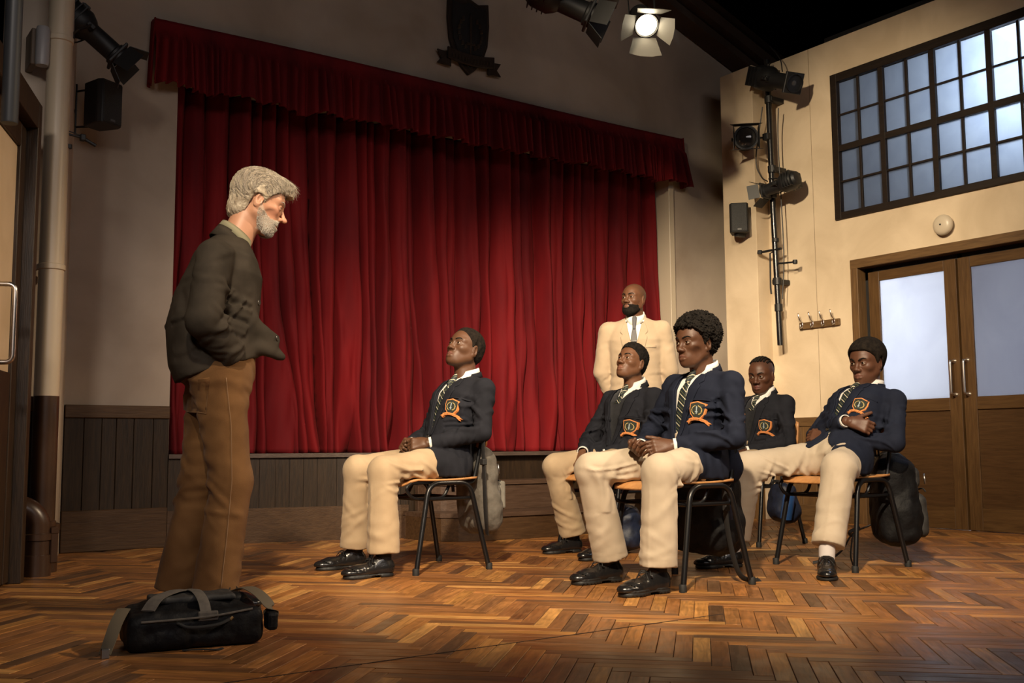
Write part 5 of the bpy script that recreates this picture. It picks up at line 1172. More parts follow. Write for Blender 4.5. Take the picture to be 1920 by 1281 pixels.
def trouser_seam(): pass
def person(sp):
    j = {k: np.array(v, float) for k, v in sp['j'].items()}
    base = np.array((*sp['base'], 0.0)); S = sp.get('s', .95)
    root = thing('person', sp['label'], 'person', tuple(base), 0, sp.get('group'))
    hip, neck = j['hip'], j['neck']
    up = nrm(neck-hip); fwd = nrm(np.cross(j['shL']-j['shR'], up)); B = basis(fwd, up); O = hip; T = np.linalg.norm(neck-hip); kz = T/.44
    hy = nrm(j.get('hipdir', j['shL']-j['shR'])); hy = nrm(hy-up*(hy@up)*.5)
    hl = j.get('hipL', hip+hy*.085*S); hr = j.get('hipR', hip-hy*.085*S)
    out = sp['outfit']; big = sp.get('build', 1.0)
    def emit(name, VF, m, parent=root, rel=1, lam=.5, sm=True):
        V, F = VF
        if name in ('jacket', 'trousers', 'hair', 'shirt', 'shirt_cuff'): V, F = largest(V, F)
        if rel and isinstance(F, np.ndarray): V = relax(V, F, rel, lam)
        return link_mesh(name, V-base, F, m, parent, sm)
    # ---- torso shape shared by skin, shirt and jacket
    seat = sp.get('seat')
    zs = np.array([-.12, 0, .13, .24, .33, .385, .425, .455])*kz; lean = sp.get('hunch', 0)
    rx0 = np.array([.120, .128, .115, .118, .118, .100, .074, .050])*S*big*sp.get('depth', 1); ry0 = np.array([.185, .178, .158, .165, .176, .165, .120, .065])*S*big
    ox0 = np.array([0, 0, .004, .010, .010, .0, -.008, -.012])*S-lean*np.array([0, 0, .35, .8, 1, .9, .7, .4])*.06
    torso0 = loft(O, B, zs, rx0, ry0, ox0)
    sh = [j['shL'], j['shR']]
    nb = O+B@np.array([-.014-lean*.03, 0, T-.012])
    def shoulders(g): return U(.03, *[U(.02, cap(nb-up*.012, s, (.046+g)*S, (.050+g)*S), ell(s-up*.012, np.array([.050+g, .050+g, .052+g])*S*big)) for s in sh])
    torso = U(.035, torso0, shoulders(0))
    # ---- skin: one continuous body
    hd = sp['head']; HO = np.array(hd['o'], float); HB = basis(nrm(np.array(hd['fwd'], float)), np.array(hd.get('up', (0, 0, 1)), float)); hs = hd.get('s', .97); prm = hd.get('prm', {})
    hf, lipf = head_fields(prm); head = near(local(hf, HO, HB, hs), HO, .2)
    nk = [cap(HO+HB@np.array([-.034, 0, -.045])*hs, nb+B@np.array([.01, 0, -.02]), .050*hs*prm.get('neck', 1), .062*S), cap(HO+HB@np.array([.0, 0, -.06])*hs, nb+B@np.array([.03, 0, -.01]), .036*hs, .040*S)]
    hands = []; fine = [(HO-.150, HO+.150, .0030), (HO+HB[:, 0]*.065-.055, HO+HB[:, 0]*.065+.055, .0022)]
    for k in 'LR':
        h = sp.get('hand'+k)
        if h is None: continue
        w = np.array(h.get('w', j['wr'+k]), float); xd = nrm(h['x']); zd = nrm(h['z']); Bh = basis(xd, zd); side = 1 if (Bh[:, 1]@np.array(h['thumb'], float)) > 0 else -1
        hands.append(near(hand_field(w+xd*.012, xd, zd, side, h.get('curl', (.35, .4, .45, .5)), h.get('th', (.55, .5)), h.get('s', .95)), w+xd*.08, .16))
        c = w+xd*.09; 
        if h.get('fine', True): fine.append((c-.085, c+.085, .0032))
        j['w'+k] = w
    limbs = []
    for k in 'LR':
        limbs += [cap(j['sh'+k], j['el'+k], .042*S, .036*S), cap(j['el'+k], j.get('w'+k, j['wr'+k])+(nrm(sp['hand'+k]['x'])*.02 if sp.get('hand'+k) else 0), .036*S, .0245*S)]
        limbs += [cap(hl if k == 'L' else hr, j['kn'+k], .055*S, .045*S), cap(j['kn'+k], j['an'+k], .045*S, .032*S), cap(j['an'+k]-[0, 0, .03], j['an'+k]-[0, 0, .05]+np.array(sp['toe'+k]+(0,))*.1, .022, .018)]
    ri, rj_ = rx0-.045, ry0-.05; ri[0] = .045; rj_[0] = .07; zi = zs.copy(); zi[0] = -.045*kz; inner = loft(O, B, zi, ri, rj_, ox0)
    def body(p):
        d = inner(p)
        for l in limbs: d = smin(d, l(p), .02)
        d = smin(d, smin(head(p), smin(nk[0](p), nk[1](p), .02), .018), .025)
        for h in hands: d = smin(d, h(p), .008) if False else np.minimum(d, h(p))
        return d
    pts = np.array([hip, neck, HO]+[j[x+k] for x in ('sh', 'el', 'wr', 'kn', 'an') for k in 'LR']); lo = pts.min(0)-.22; hi = pts.max(0)+.22; lo[2] = max(lo[2], .005)
    V, F = surface(body, lo, hi, .016, fine); V = relax(V, F, 1, .25)
    col = skin_colors(V, HO, HB, hs, lipf, sp['skin'], sp['lip'], prm)
    link_mesh('body', V-base, F, MAT['skin'], root, True, None, col)
    # ---- eyes, brows, hair
    gz = nrm(np.array(hd.get('gaze', hd['fwd']), float))
    for s_ in (1, -1): eye_mesh(HO+HB@np.array([.0735, .0315*s_, 0])*hs, gz, .0119*hs, root, base, {'iris': sp.get('iris', (.014, .007, .004))}, HB[:, 2])
    bw = prm.get('brow', 1); mb = MB()
    for s_ in (1, -1):
        q = resample([(.013, .018+prm.get('brow_in', 0)), (.024, .0245+prm.get('brow_in', 0)*.5), (.038, .0275), (.052, .0215)], 9); q = np.stack([np.full(9, .16), q[:, 0]*s_, q[:, 1]], 1)
        q = trace(hf, q, np.array([-1., 0, 0]), .2); P = HO-base+((q+[.0006, 0, 0])*hs)@HB.T; mb.tube(P, np.array([.0024, .0034, .0036, .0036, .0034, .0031, .0027, .002, .0009])*bw*.78, 8, flat=1.25, up=HB[:, 2])
    mb.build('eyebrows', MAT[hd.get('browmat', 'hair_black')], root, True)
    hk = hd.get('hair')
    if hk in ('short', 'afro', 'curly', 'swept'):
        hh = hair_field(hk, prm); h2 = local(hh, HO, HB, hs)
        emit('hair', surface(h2, HO-.19, HO+.19, hd.get('hres', .0036), margin=2.0), MAT[hd.get('hmat', 'hair_black')], rel=0)
        if hk == 'swept': grey_strands(root, base, HO, HB, hs, hh, prm)
    if hk == 'braids': braids(root, base, HO, HB, hs, hf, prm)
    if hd.get('beard') == 'full':
        xs = [-.03, -.005, .008, .025, .050, .07, .2]; zz = [.012, .012, -.004, -.034, -.050, -.050, -.049]
        def bf(p):
            top = np.interp(p[:, 0], xs, zz); d = hf(p)-.0042*np.clip((top-p[:, 2])/.020, .08, 1)-.003*np.clip((-.07-p[:, 2])/.05, 0, 1)
            d = smin(d, ell((.060, 0, -.105), (.026, .026, .018))(p), .015)
            d = smax(d, p[:, 2]-top, .004); d = smax(d, -.145-p[:, 2], .004); d = smax(d, .0-p[:, 0], .006)
            lipz = ell((.096, 0, -.0685), (.02, .0235, .0115))(p); d = smax(d, -lipz, .003)
            d = smax(d, (np.abs(p[:, 1])-.066), .01)
            return d-.0012*noise3(p, 70, 2, 2)
        c = HO+HB@np.array([.05, 0, -.08])*hs; emit('beard', surface(local(bf, HO, HB, hs), c-.12, c+.12, .0034), MAT['hair_black'], rel=0)
    if hd.get('beard') == 'grey': grey_stubble(root, base, HO, HB, hs, hf, prm)
    # ---- trousers
    FA = sp.get('tfold', .9); tm = MAT[out['trousers']]; leg = []; tr = sp.get('leg_r', (.092, .073, .071, .083)); tf = []; hem = {}
    lohem = []
    for k in 'LR':
        h_ = hl if k == 'L' else hr; kn = j['kn'+k]; an = j['an'+k]; d = nrm(an-kn); hz = sp.get('hem', .105); hp = kn+d*((hz-kn[2])/d[2]); hem[k] = hp
        a, b, c_, e_ = [x*S for x in tr]
        th = cap(h_, kn, a*big, b); shn = clip(cap(kn+d*.0, hp+d*.06, c_, e_), plane(hp, d+np.array([0, 0, -.15])), .003)
        if seat:
            th0 = th; th = lambda p, f=th0: smax(f(p), np.minimum(seat[2]-p[:, 2], np.minimum(p[:, 0]-seat[0], seat[1]+.2-p[:, 0])), .006)
        leg.append(U(.03, th, shn))
        inner_k = nrm(nrm(h_-kn)+nrm(an-kn)); sd = sp.get('seed', 0)*10+(k == 'R')*5
        if seat:
            tf += [folds(kn, hp, inner_k, sd+1, 5, .0085*FA, -.02, .34, .030, 1.1), folds(h_, kn, inner_k*1.0, sd+2, 5, .007*FA, .62, 1.0, .035, 1.1), folds(h_, kn, up*.6+fwd, sd+3, 4, .0065*FA, .10, .45, .045, 1.4, 1.4), folds(kn, hp, fwd, sd+4, 5, .0030*FA, .45, 1.0, .05, 1.6, 1.0),
                   folds(h_, kn, -up*.3+(h_-hip), sd+8, 5, .0065*FA, .2, .8, .04, 1.2, 2.0)]
        else:
            tf += [folds(kn, hp, -fwd, sd+1, 6, .011*FA, -.15, .35, .05, 1.2, 1.2), folds(h_, kn, -fwd, sd+2, 5, .010*FA, .15, .75, .06, 1.3, 1.8), folds(kn, hp, fwd, sd+4, 6, .007*FA, .55, 1.0, .045, 1.6, 1.2), folds(h_, kn, fwd, sd+5, 4, .006*FA, .05, .4, .05, 1.4, 1.6)]
        cf = nrm(inner_k*-1-d*((-inner_k)@d)) if seat else nrm(fwd-d*(fwd@d)); tf.append(ridge([kn+cf*(c_)-d*.0+d*.06, hp+cf*e_], .006, .0035))
        sidev = nrm(np.cross(up, fwd))*(1 if k == 'L' else -1); sidev = nrm(sidev-d*(sidev@d)); tf.append(ridge([kn+sidev*c_*1.0, hp+sidev*e_], .0028, -.0016))
        rv = hp-d*.028; tf.append(lambda p, o=rv, n=d: -.0012*np.exp(-(((p-o)@n)/.002)**2))
    pel = ell(hip+B@np.array([-.0, 0, .0]), np.array([.118, .158, .11])*S*big, B); waist = loft(O, B, [-.05, 0, .10*kz], (rx0[1]-.012, rx0[1]-.010, rx0[2]-.008), (ry0[1]-.014, ry0[1]-.012, ry0[2]-.008), (0, 0, .004))
    def trs(p):
        b_ = smin(pel(p), waist(p), .03)
        if seat: b_ = smax(b_, seat[2]-p[:, 2], .006)
        if sp.get('textra'): b_ = smin(b_, sp['textra'](p), .03)
        return smin(np.minimum(leg[0](p), leg[1](p)), b_, .035)
    tcf = {}
    def gen(p): return .0010*noise3(p, 9, 1, 2)+.0020*noise3(p*np.array([1, 1, .45]), 5.5, 2, 2)
    ps_ = np.array([hip, j['knL'], j['knR'], hem['L'], hem['R']]); emit('trousers', surface(displaced(trs, gen, *tf), ps_.min(0)-.2, ps_.max(0)+.2, .0062, margin=2.2), tm, rel=1, lam=.35)
    if sp.get('side_details'):     # outseam, patch pocket and hem stitching on the near side
        tfull = displaced(trs, gen, *tf); Bs = basis(-B[:, 1]*np.array([1, 1, 0]), (0, 0, 1)); th_ = mat('tan_thread', (.20, .11, .05), .7)
        for nm, e1, e2, m_ in sp['side_details']: emit(nm, drape(tfull, O, Bs, e1, e2, 44, 3, .0022 if m_ else .0030, .004), th_ if m_ else tm, rel=0)
    # ---- socks, shoes
    for k in 'LR':
        an = j['an'+k]; top = hem[k]+np.array([0, 0, .05]); ft = np.array([an[0], an[1], .0]); lift = sp.get('lift'+k, 0)
        emit('sock', surface(cap((an[0], an[1], .06+lift), top, .036, .040), np.minimum(an, top)-.08, np.maximum(an, top)+.08, .008), MAT[out.get('sock', 'sock')])
        put_shoe(root, base, (an[0], an[1], lift), sp['toe'+k], sp.get('chunky', False), sp.get('shoe_s', .95), sp.get('pitch'+k, 0))
    # ---- shirt
    so = out.get('shirt', 'shirt'); vz = sp.get('vz', .13)*kz
    shirt = displaced(grow(torso, -.011), lambda p: .0015*noise3(p*np.array([1, 1, .6]), 8, 3, 2)); shc = clip(shirt, plane(O+B@np.array([0, 0, -.02]), -B[:, 2]), .003); shc = clip(shc, plane(neck+B@np.array([0, 0, .040]), B[:, 2]), .003)
    bl, bh = pts[[0, 1, 3, 4]].min(0)-.2, pts[[0, 1, 3, 4]].max(0)+.2
    emit('shirt', surface(shc, bl, bh, .009), MAT[so])
    if out.get('knit'):
        kn_ = clip(grow(torso, -.007), lambda p: np.maximum(.60*((p-O)@B[:, 2]-.325*kz)-np.abs((p-O)@B[:, 1]), ((p-O)@B[:, 2])-.425*kz)); emit('pullover', surface(kn_, bl, bh, .007), MAT['knit'])
        shirt = shirt
    cb = basis(nrm(B[:, 0]*1.0+np.array([0, 0, sp.get('collar_tilt', -.25)])), nrm(neck-nb+.8*(HO+HB@np.array([-.03, 0, -.05])-nb))); CC = nb+cb@np.array([.006, 0, .026])
    collar_h = .040
    emit('shirt_collar', collar_ring(CC, cb, .060*S*sp.get('collar_r', 1), collar_h, .030, .10, .030, .0028, 1.05, 40, .005, .020, .012), MAT[so], rel=0)
    # ---- jacket
    jm = MAT[out['jacket']]; jz = sp.get('jhem', -.10)
    JA = sp.get('jfold', .75)
    armf = []; jf = []
    for k in 'LR':
        e = j['el'+k]; w = j['wr'+k]; d = nrm(w-e); ar = sp.get('arm_r', (.055, .051, .048, .040)); q = [x*S*big for x in ar]
        upa = cap(j['sh'+k], e, q[0], q[1]); we = w-d*sp.get('cuffback', .0)
        fo = clip(cap(e, w+d*.05, q[2], q[3]), plane(we, d), .002); armf.append((upa, fo))
        ik = nrm(nrm(j['sh'+k]-e)+nrm(w-e)); sd = sp.get('seed', 0)*10+(k == 'R')*5+50
        jf += [folds(j['sh'+k], e, ik, sd+1, 5, .0125*JA, .45, 1.0, .055, 1.2, 1.4), folds(e, w, ik, sd+2, 4, .010*JA, .0, .5, .05, 1.2, 1.2), folds(j['sh'+k], e, -ik+up*.2, sd+3, 4, .006*JA, .1, .6, .06, 1.6, 1.6), folds(e, w, -ik, sd+4, 5, .005*JA, .2, 1.0, .05, 1.8, 1.6)]
        if sp.get('cuff', 'shirt') and out.get('cuffs', True):
            cf = clip(clip(cap(e, w+d*.06, .034*S, .034*S), plane(we+d*.014, d), .002), plane(we-d*.02, -d)); cf = cut(cf, cap(we, we+d*.1, .0285*S, .0285*S)) ; emit('shirt_cuff', surface(cf, we-.07, we+.07, .0032), MAT[so], rel=1, lam=.3)
    zj = np.array([min(jz-.02, -.15*kz if not seat else jz-.02)]+list(zs[1:]/1.0)); rj = rx0.copy(); yj = ry0.copy(); fl = sp.get('flare', 0.0); rj[0] += .006+fl; yj[0] += .010+fl; bl_ = sp.get('blouse', 0); rj[2] += bl_; rj[3] += bl_*.6; rj[1] += bl_*.4; yj[2] += bl_*.4
    torso_j = U(.03, loft(O, B, zj, rj+.004, yj+.004, ox0-np.array([sp.get('tail', 0), bl_*.4, bl_, bl_*.6, 0, 0, 0, 0])), shoulders(.004))
    if seat:
        hips = []
        for k, h_ in (('L', hl), ('R', hr)):
            kd = nrm(j['kn'+k]-h_); hips.append(cap(h_+np.array([0, 0, .0]), h_+kd*sp.get('lap', .13), .102*S*big, .094*S)); hips.append(cap(h_+kd*.02-[0, 0, .03], h_+kd*.06-[0, 0, .03], .10*S, .10*S))
        lapu = U(.03, *hips); torso_j = U(.04, torso_j, lapu)
        kdm = nrm((j['knL']+j['knR'])/2-hip); torso_j = clip(torso_j, plane(hip+kdm*sp.get('lapcut', .17), kdm+up*sp.get('lapslant', -.35)), .008)
        zc = seat[2]+.004; torso_j = clip(torso_j, lambda p: zc-p[:, 2]+.0, .01)
    else:
        torso_j = clip(torso_j, plane(O+B@np.array([0, 0, jz]), -B[:, 2]+B[:, 0]*sp.get('hemtilt', 0)), .004)
    wt = sp.get('vtop', .062); ztop = T-.02; zb = vz; sl = sp.get('cutaway', .35)
    def wedge(p):
        q = (p-O)@B; z = q[:, 2]; w = np.where(z > zb, .004+(wt-.004)*np.clip((z-zb)/(ztop-zb), 0, 1.2)**sp.get('vpow', 1.0), .004+sl*np.clip(zb-.05-z, 0, .3)**1.2*1.6)
        if sp.get('open_front'): w = np.where(z > zb, w, .004+sp['open_front']*np.clip((zb-z)/.15, 0, 1))
        return np.maximum(np.abs(q[:, 1]-sp.get('vshift', 0))-w, np.where(z > zb-.05, .015, -.06)-q[:, 0])
    tj = cut(torso_j, wedge, .003)
    def jacket(p):
        d = tj(p)
        for a, b in armf: d = smin(d, a(p), .022); d = smin(d, b(p), .010)
        return d
    jf += [ridge([O+B@np.array([.0, s_*.165*S, .39*kz]), O+B@np.array([.09, s_*.135*S, .32*kz]), O+B@np.array([.1, s_*.13*S, .25*kz])], .004, -.003) for s_ in (1, -1)]
    for k in 'LR':
        sgn = 1 if k == 'L' else -1; cc = j['sh'+k]-B[:, 1]*sgn*.012; rr_ = .060*S*big; jf.append(ridge([cc+B[:, 0]*rr_*math.cos(a_)+B[:, 2]*rr_*math.sin(a_)-B[:, 1]*sgn*.012*(1-math.sin(a_)) for a_ in np.linspace(-.9, math.pi+.9, 14)], .0035, -.0035))
    def jn(p): return .0020*noise3(p*np.array([1, 1, .55]), 5, 4, 2)+.0007*noise3(p, 13, 2, 1)
    if sp.get('jextra'):
        j0 = jacket; ex = sp['jextra']; jacket = lambda p: smin(j0(p), ex(p), .03)
    jd = displaced(jacket, jn, *jf, *sp.get('jfolds', []))
    ext = np.array([hip, neck]+[j[x+k] for x in ('sh', 'el', 'wr') for k in 'LR']); jl = ext.min(0)-.23; jh = ext.max(0)+.2; jl[2] = min(jl[2], hip[2]-.3)
    emit('jacket', surface(jd, jl, jh, .0058, margin=2.2), jm, rel=1, lam=.35)
    tdj = displaced(torso_j, jn); td = lambda p: np.minimum(tdj(p), jd(p))
    if sp.get('style', 'blazer') == 'blazer':
        for s_ in (1, -1):
            inn = [(s_*(wt-.006), T-.018), (s_*(.004+(wt-.004)*.62), zb+(ztop-zb)*.62), (s_*.006, zb-.005)]
            outl = [(s_*(wt+.016), T-.020), (s_*(wt+.038), T-.062*kz), (s_*(wt+.036), T-.070*kz), (s_*(wt+.020), T-.082*kz), (s_*(wt+.036), T-.096*kz), (s_*(wt+.012), T-.18*kz), (s_*.020, zb-.002)]
            inn = [(x+sp.get('vshift', 0), y) for x, y in inn]; outl = [(x+sp.get('vshift', 0), y) for x, y in outl]
            emit('lapel', drape(td, O, B, inn, outl, 40, 8, .0055, .006), jm, rel=0)
        emit('jacket_collar', collar_ring(nb+cb@np.array([-.002, 0, .010]), cb, .068*S*sp.get('collar_r', 1), .036, .030, .80, .0, .004, 1.0, 30, .006, .022, 0), jm, rel=0)
        bz = [zb-.01, zb-.085] if not seat else [zb-.01]
        for z in bz:
            P0 = trace(td, (O+B@np.array([.35, -.012, z]))[None], -B[:, 0], .6)[0]; mb = MB(); M = Matrix.Translation(Vector(P0-base+B[:, 0]*.001))@Vector(B[:, 0]).to_track_quat('Z', 'Y').to_matrix().to_4x4()
            mb.lathe([(0, 0), (.009, 0), (.010, .002), (.009, .004), (.007, .003), (0, .003)], 14, M); mb.build('button', MAT['button'], root, True)
    if sp.get('style') == 'coat':
        emit('coat_collar', collar_ring(nb+cb@np.array([.0, 0, -.002]), cb, .069*S, .044, .052, .28, .030, .005, 1.0, 40, .010, .020, .010), jm, rel=0)
        for y_, z_ in sp.get('coat_buttons', []):
            P0 = trace(td, (O+B@np.array([.4, y_, z_]))[None], -B[:, 0], .7)[0]; n0 = B[:, 0]*.8-B[:, 1]*.6; mb = MB(); M = Matrix.Translation(Vector(P0-base))@Vector(n0).to_track_quat('Z', 'Y').to_matrix().to_4x4()
            mb.lathe([(0, 0), (.010, 0), (.011, .003), (.010, .005), (.006, .004), (0, .004)], 14, M); mb.build('button', MAT['button'], root, True)
    if sp.get('badge'):
        bx, by = sp['badge']; badge(td, O, B, bx, by*kz, root, base, sp.get('badge_s', .95))
        emit('pocket_welt', drape(td, O, B, [(bx-.052, by*kz+.052), (bx+.05, by*kz+.056)], [(bx-.052, by*kz+.046), (bx+.05, by*kz+.050)], 8, 3, .003, .004), jm, rel=0)
    if sp.get('flap'):
        for (x, z, w_, h_) in sp['flap']: emit('pocket_flap', drape(td, O, B, [(x-w_, z), (x+w_, z+.004)], [(x-w_, z-h_), (x+w_, z-h_+.004)], 8, 4, .004, .005), jm, rel=0)
    # ---- tie
    if out.get('tie'):
        f_ = shirt; z1 = T-.012; z2 = (zb-.03 if not out.get('knit') else .335*kz); tw = .030 if not out.get('knit') else .020
        V, F = drape(f_, O, B, [(-.012, z1-.045), (-min(tw, .020), z1-.10), (-tw, z2)], [(.012, z1-.045), (min(tw, .020), z1-.10), (tw, z2)], 30, 6, .007, .006)
        q = (V-O)@B; c = np.stack([q[:, 1], q[:, 2], q[:, 0]], 1); link_mesh('tie', V-base, F, MAT[out['tie']], root, True, None, c)
        # knot
        kc = CC+cb@np.array([.060*S*1.05*sp.get('collar_r', 1)+.002, 0, .006]); kb = trace(f_, (O+B@np.array([.35, 0, z1-.045]))[None], -B[:, 0], .6)[0]+B[:, 0]*.010
        kn2 = U(.006, cap(kc, kb, .0175*S, .0115*S, None)); V, F = surface(kn2, np.minimum(kc, kb)-.04, np.maximum(kc, kb)+.04, .004)
        q = (V-O)@B; c = np.stack([q[:, 1]*1.0, -q[:, 2], q[:, 0]], 1); link_mesh('tie_knot', V-base, F, MAT[out['tie']], root, True, None, c)
        if out.get('clip'): emit('tie_clip', drape(f_, O, B, [(-.004-.026, out['clip']), (.030, out['clip']+.004)], [(-.004-.026, out['clip']-.006), (.030, out['clip']-.002)], 4, 2, .0095, .004), MAT['clip'], rel=0, sm=False)
    sp['_'] = dict(O=O, B=B, T=T, root=root, base=base, torso=td, emit=emit, HO=HO, HB=HB)
    return root

def braids(root, base, HO, HB, hs, hf, prm):
    """rows of plaits from the hairline over the skull to the nape, pale partings left bare between them"""
    g = lambda q: smin(ell((-.016, 0, .036), (.094, .074, .082))(q), ell((.018, 0, .028), (.072, .066, .066))(q), .03)
    for i, y in enumerate(np.linspace(-.058, .058, 8)):
        pts = []
        for t in np.linspace(0, 1, 34):
            a = .72+.18*abs(y)/.058+t*2.75; d = np.array([math.cos(a), 0, math.sin(a)])
            o = np.array([-.016, y*(1.0-.45*max(0, t-.55)), .03]); p = trace(g, (o+d*.2)[None], -d, .3)[0]; pts.append(p+d*(.0035+.0016*abs(math.sin(t*60))))
        q = pts[-1]
        for k in range(1, 6): pts.append(q+np.array([-.001*k, 0, -.008*k]))
        P = [HO-base+HB@(np.array(p)*hs) for p in pts]; r = [.0062+.0016*abs(math.sin(k*1.25)) for k in range(len(P))]
        MB().tube(P, r, 7).build('braid', MAT['hair_black'], root, True)

def strand_mesh(name, P_list, r, cols, root, base, HO, HB, hs, seg=3):
    """many thin tapering hairs in one mesh"""
    V = []; F = []; C = []; k0 = 0
    for P, c in zip(P_list, cols):
        P = np.array(P); n = len(P); T = np.gradient(P, axis=0); T /= np.linalg.norm(T, axis=1)[:, None]+1e-9
        u = np.cross(T, np.array([.31, .87, .38])); u /= np.linalg.norm(u, axis=1)[:, None]+1e-9; w = np.cross(T, u); rr = r*(1-np.abs(2*np.linspace(0, 1, n)-.7)**3*.55)
        rr = np.maximum(rr, r*.15)
        for k in range(seg): a = 2*math.pi*k/seg; V.append(P+rr[:, None]*(math.cos(a)*u+math.sin(a)*w))
        for i in range(n-1):
            for k in range(seg): F.append((k0+k*n+i, k0+((k+1) % seg)*n+i, k0+((k+1) % seg)*n+i+1, k0+k*n+i+1))
        C += [c]*(n*seg); k0 += n*seg
    V = np.concatenate(V); V = HO-base+(V*hs)@HB.T
    return tag(link_mesh(name, V, np.array(F), MAT['strand'], root, True, None, np.array(C)), kind='stuff')

def grey_strands(root, base, HO, HB, hs, hh, prm):
    """combed locks over the hair mass: back over crown and ears, a fringe lifting at the brow"""
    rs = np.random.RandomState(3); N = 2900; O = np.array([-.01, 0, .03]); m = 9; A = np.zeros((N, m)); Bt = np.zeros((N, m)); front = np.zeros(N, bool)
    for i in range(N):
        t = np.linspace(0, 1, m); s = 1 if rs.rand() < .62 else -1
        if i % 5 == 0:
            front[i] = True; a0 = math.radians(70+rs.rand()*30); A[i] = a0-t*math.radians(38+rs.rand()*14); Bt[i] = s*(rs.rand()*.75)+s*t*.12+.05*np.sin(5*t+rs.rand()*6)
        elif i % 5 == 1:
            a0 = math.radians(-22+rs.rand()*62); b0 = .85+.55*rs.rand(); A[i] = a0+t*math.radians(18+rs.rand()*30); Bt[i] = s*np.clip(b0+t*(.16*rs.rand()), 0, 1.42)
        else:
            a0 = math.radians(4+rs.rand()*180); A[i] = a0+t*math.radians(25+rs.rand()*35); b0 = rs.rand()*1.34; Bt[i] = s*np.minimum(b0+t*(.10+.30*rs.rand())*(1.4-b0), 1.40)+.035*np.sin(6*t+rs.rand()*6)
    D = np.stack([np.cos(A)*np.cos(Bt), np.sin(Bt), np.sin(A)*np.cos(Bt)], -1).reshape(-1, 3)
    H = trace(hh, O+D*.24, -D, .24); R_ = np.linalg.norm(H-O, axis=1).reshape(N, m); H = H.reshape(N, m, 3); D = D.reshape(N, m, 3); P = []; C = []
    for i in range(N):
        if R_[i].min() < .055: continue
        t = np.linspace(0, 1, m)[:, None]; lift = .0004+.0014*rs.rand()*np.sin(t*math.pi); q = H[i]+D[i]*lift
        if front[i]:
            q = q+D[i]*(t**2)*(.002+.010*rs.rand()); dv = nrm(q[-1]-q[-3]); q = np.concatenate([q, q[-1:]+dv*(.006+.010*rs.rand())+[.0, 0, -.001], q[-1:]+dv*(.014+.018*rs.rand())+[0, 0, -.004+.006*rs.rand()]])
        elif rs.rand() < .05: q = q+D[i]*(t**3)*.008
        P.append(smooth_path(list(q), 2)); g = rs.choice([.15, .23, .31, .39, .48], p=[.10, .22, .30, .25, .13]); C.append((g, g*(.83+.05*rs.rand()), g*(.62+.1*rs.rand())))
    strand_mesh('hair_strands', P, .00072, C, root, base, HO, HB, hs)

def grey_stubble(root, base, HO, HB, hs, hf, prm):
    """short wiry beard and moustache hairs standing on the skin"""
    rs = np.random.RandomState(6); N = 7500; th = (rs.rand(N)-.5)*2*math.radians(112); el = math.radians(-64)+rs.rand(N)*math.radians(72)
    D = np.stack([np.cos(th)*np.cos(el), np.sin(th)*np.cos(el), np.sin(el)], 1); O = np.array([.03, 0, -.045]); H = trace(hf, O+D*.12, -D, .12)
    xs = [-.02, .0, .012, .035, .055, .075, .088, .2]; zz = [.004, -.004, -.020, -.044, -.056, -.054, -.046, -.046]; top = np.interp(H[:, 0], xs, zz)+.006*(rs.rand(N)-.5)
    lipd = np.hypot(np.abs(H[:, 1])/.024, (H[:, 2]+.0700)/.0085); mo = (H[:, 0] > .074) & (H[:, 2] > -.067) & (H[:, 2] < -.050)
    ok = (H[:, 2] < top) & (H[:, 0] > -.006) & ~((lipd < 1) & (H[:, 0] > .07)) & (H[:, 2] > -.128)
    H = H[ok]; D = D[ok]; mo = mo[ok]; P = []; C = []
    for h, d, m_ in zip(H, D, mo):
        s = 1 if h[1] > 0 else -1; g = nrm(d*.55+np.array([.12, 0, -.8])+rs.randn(3)*.22) if not m_ else nrm(np.array([.35, s*.45, -.75])+rs.randn(3)*.2)
        chin = np.clip((-.075-h[2])/.03, 0, 1)*(h[0] > .04); L = (.0036+.0045*chin+.0030*m_)*(.7+.6*rs.rand()); P.append([h-d*.001, h+g*L*.55+d*.0012, h+g*L+d*.0002]); v = .36+.26*rs.rand(); C.append((v, v*.90, v*.76))
    strand_mesh('beard', P, .0006, C, root, base, HO, HB, hs)
# S1: grey canvas rucksack slung on the back of the lone pupil's chair
b1 = backpack('backpack', 'grey canvas backpack slung on the back of the lone pupil\'s chair', (3.03, 4.56, .17), 0, .28, .125, .46, nylon_g, nylon_g, 3, tilt=-.08,
    straps=[([(-.10, -.195, .56), (-.115, -.20, .46), (-.115, -.205, .30), (-.11, -.21, .10), (-.08, -.18, .0)], .030), ([(-.10, .16, .54), (-.08, .17, .40), (-.06, .17, .2)], .03)])
MB().box((-.130, -.220, .345), (-.105, -.188, .375), bev=.003).build('strap_buckle', webb, b1); MB().box((.015, -.13, .10), (.075, .02, .25), Matrix.Rotation(-.30, 4, 'X')@Matrix.Rotation(.2, 4, 'Y'), bev=.012).build('flap', noise_mat('pale_canvas', (.16, .145, .12), (.20, .185, .155), 25, .85), b1)
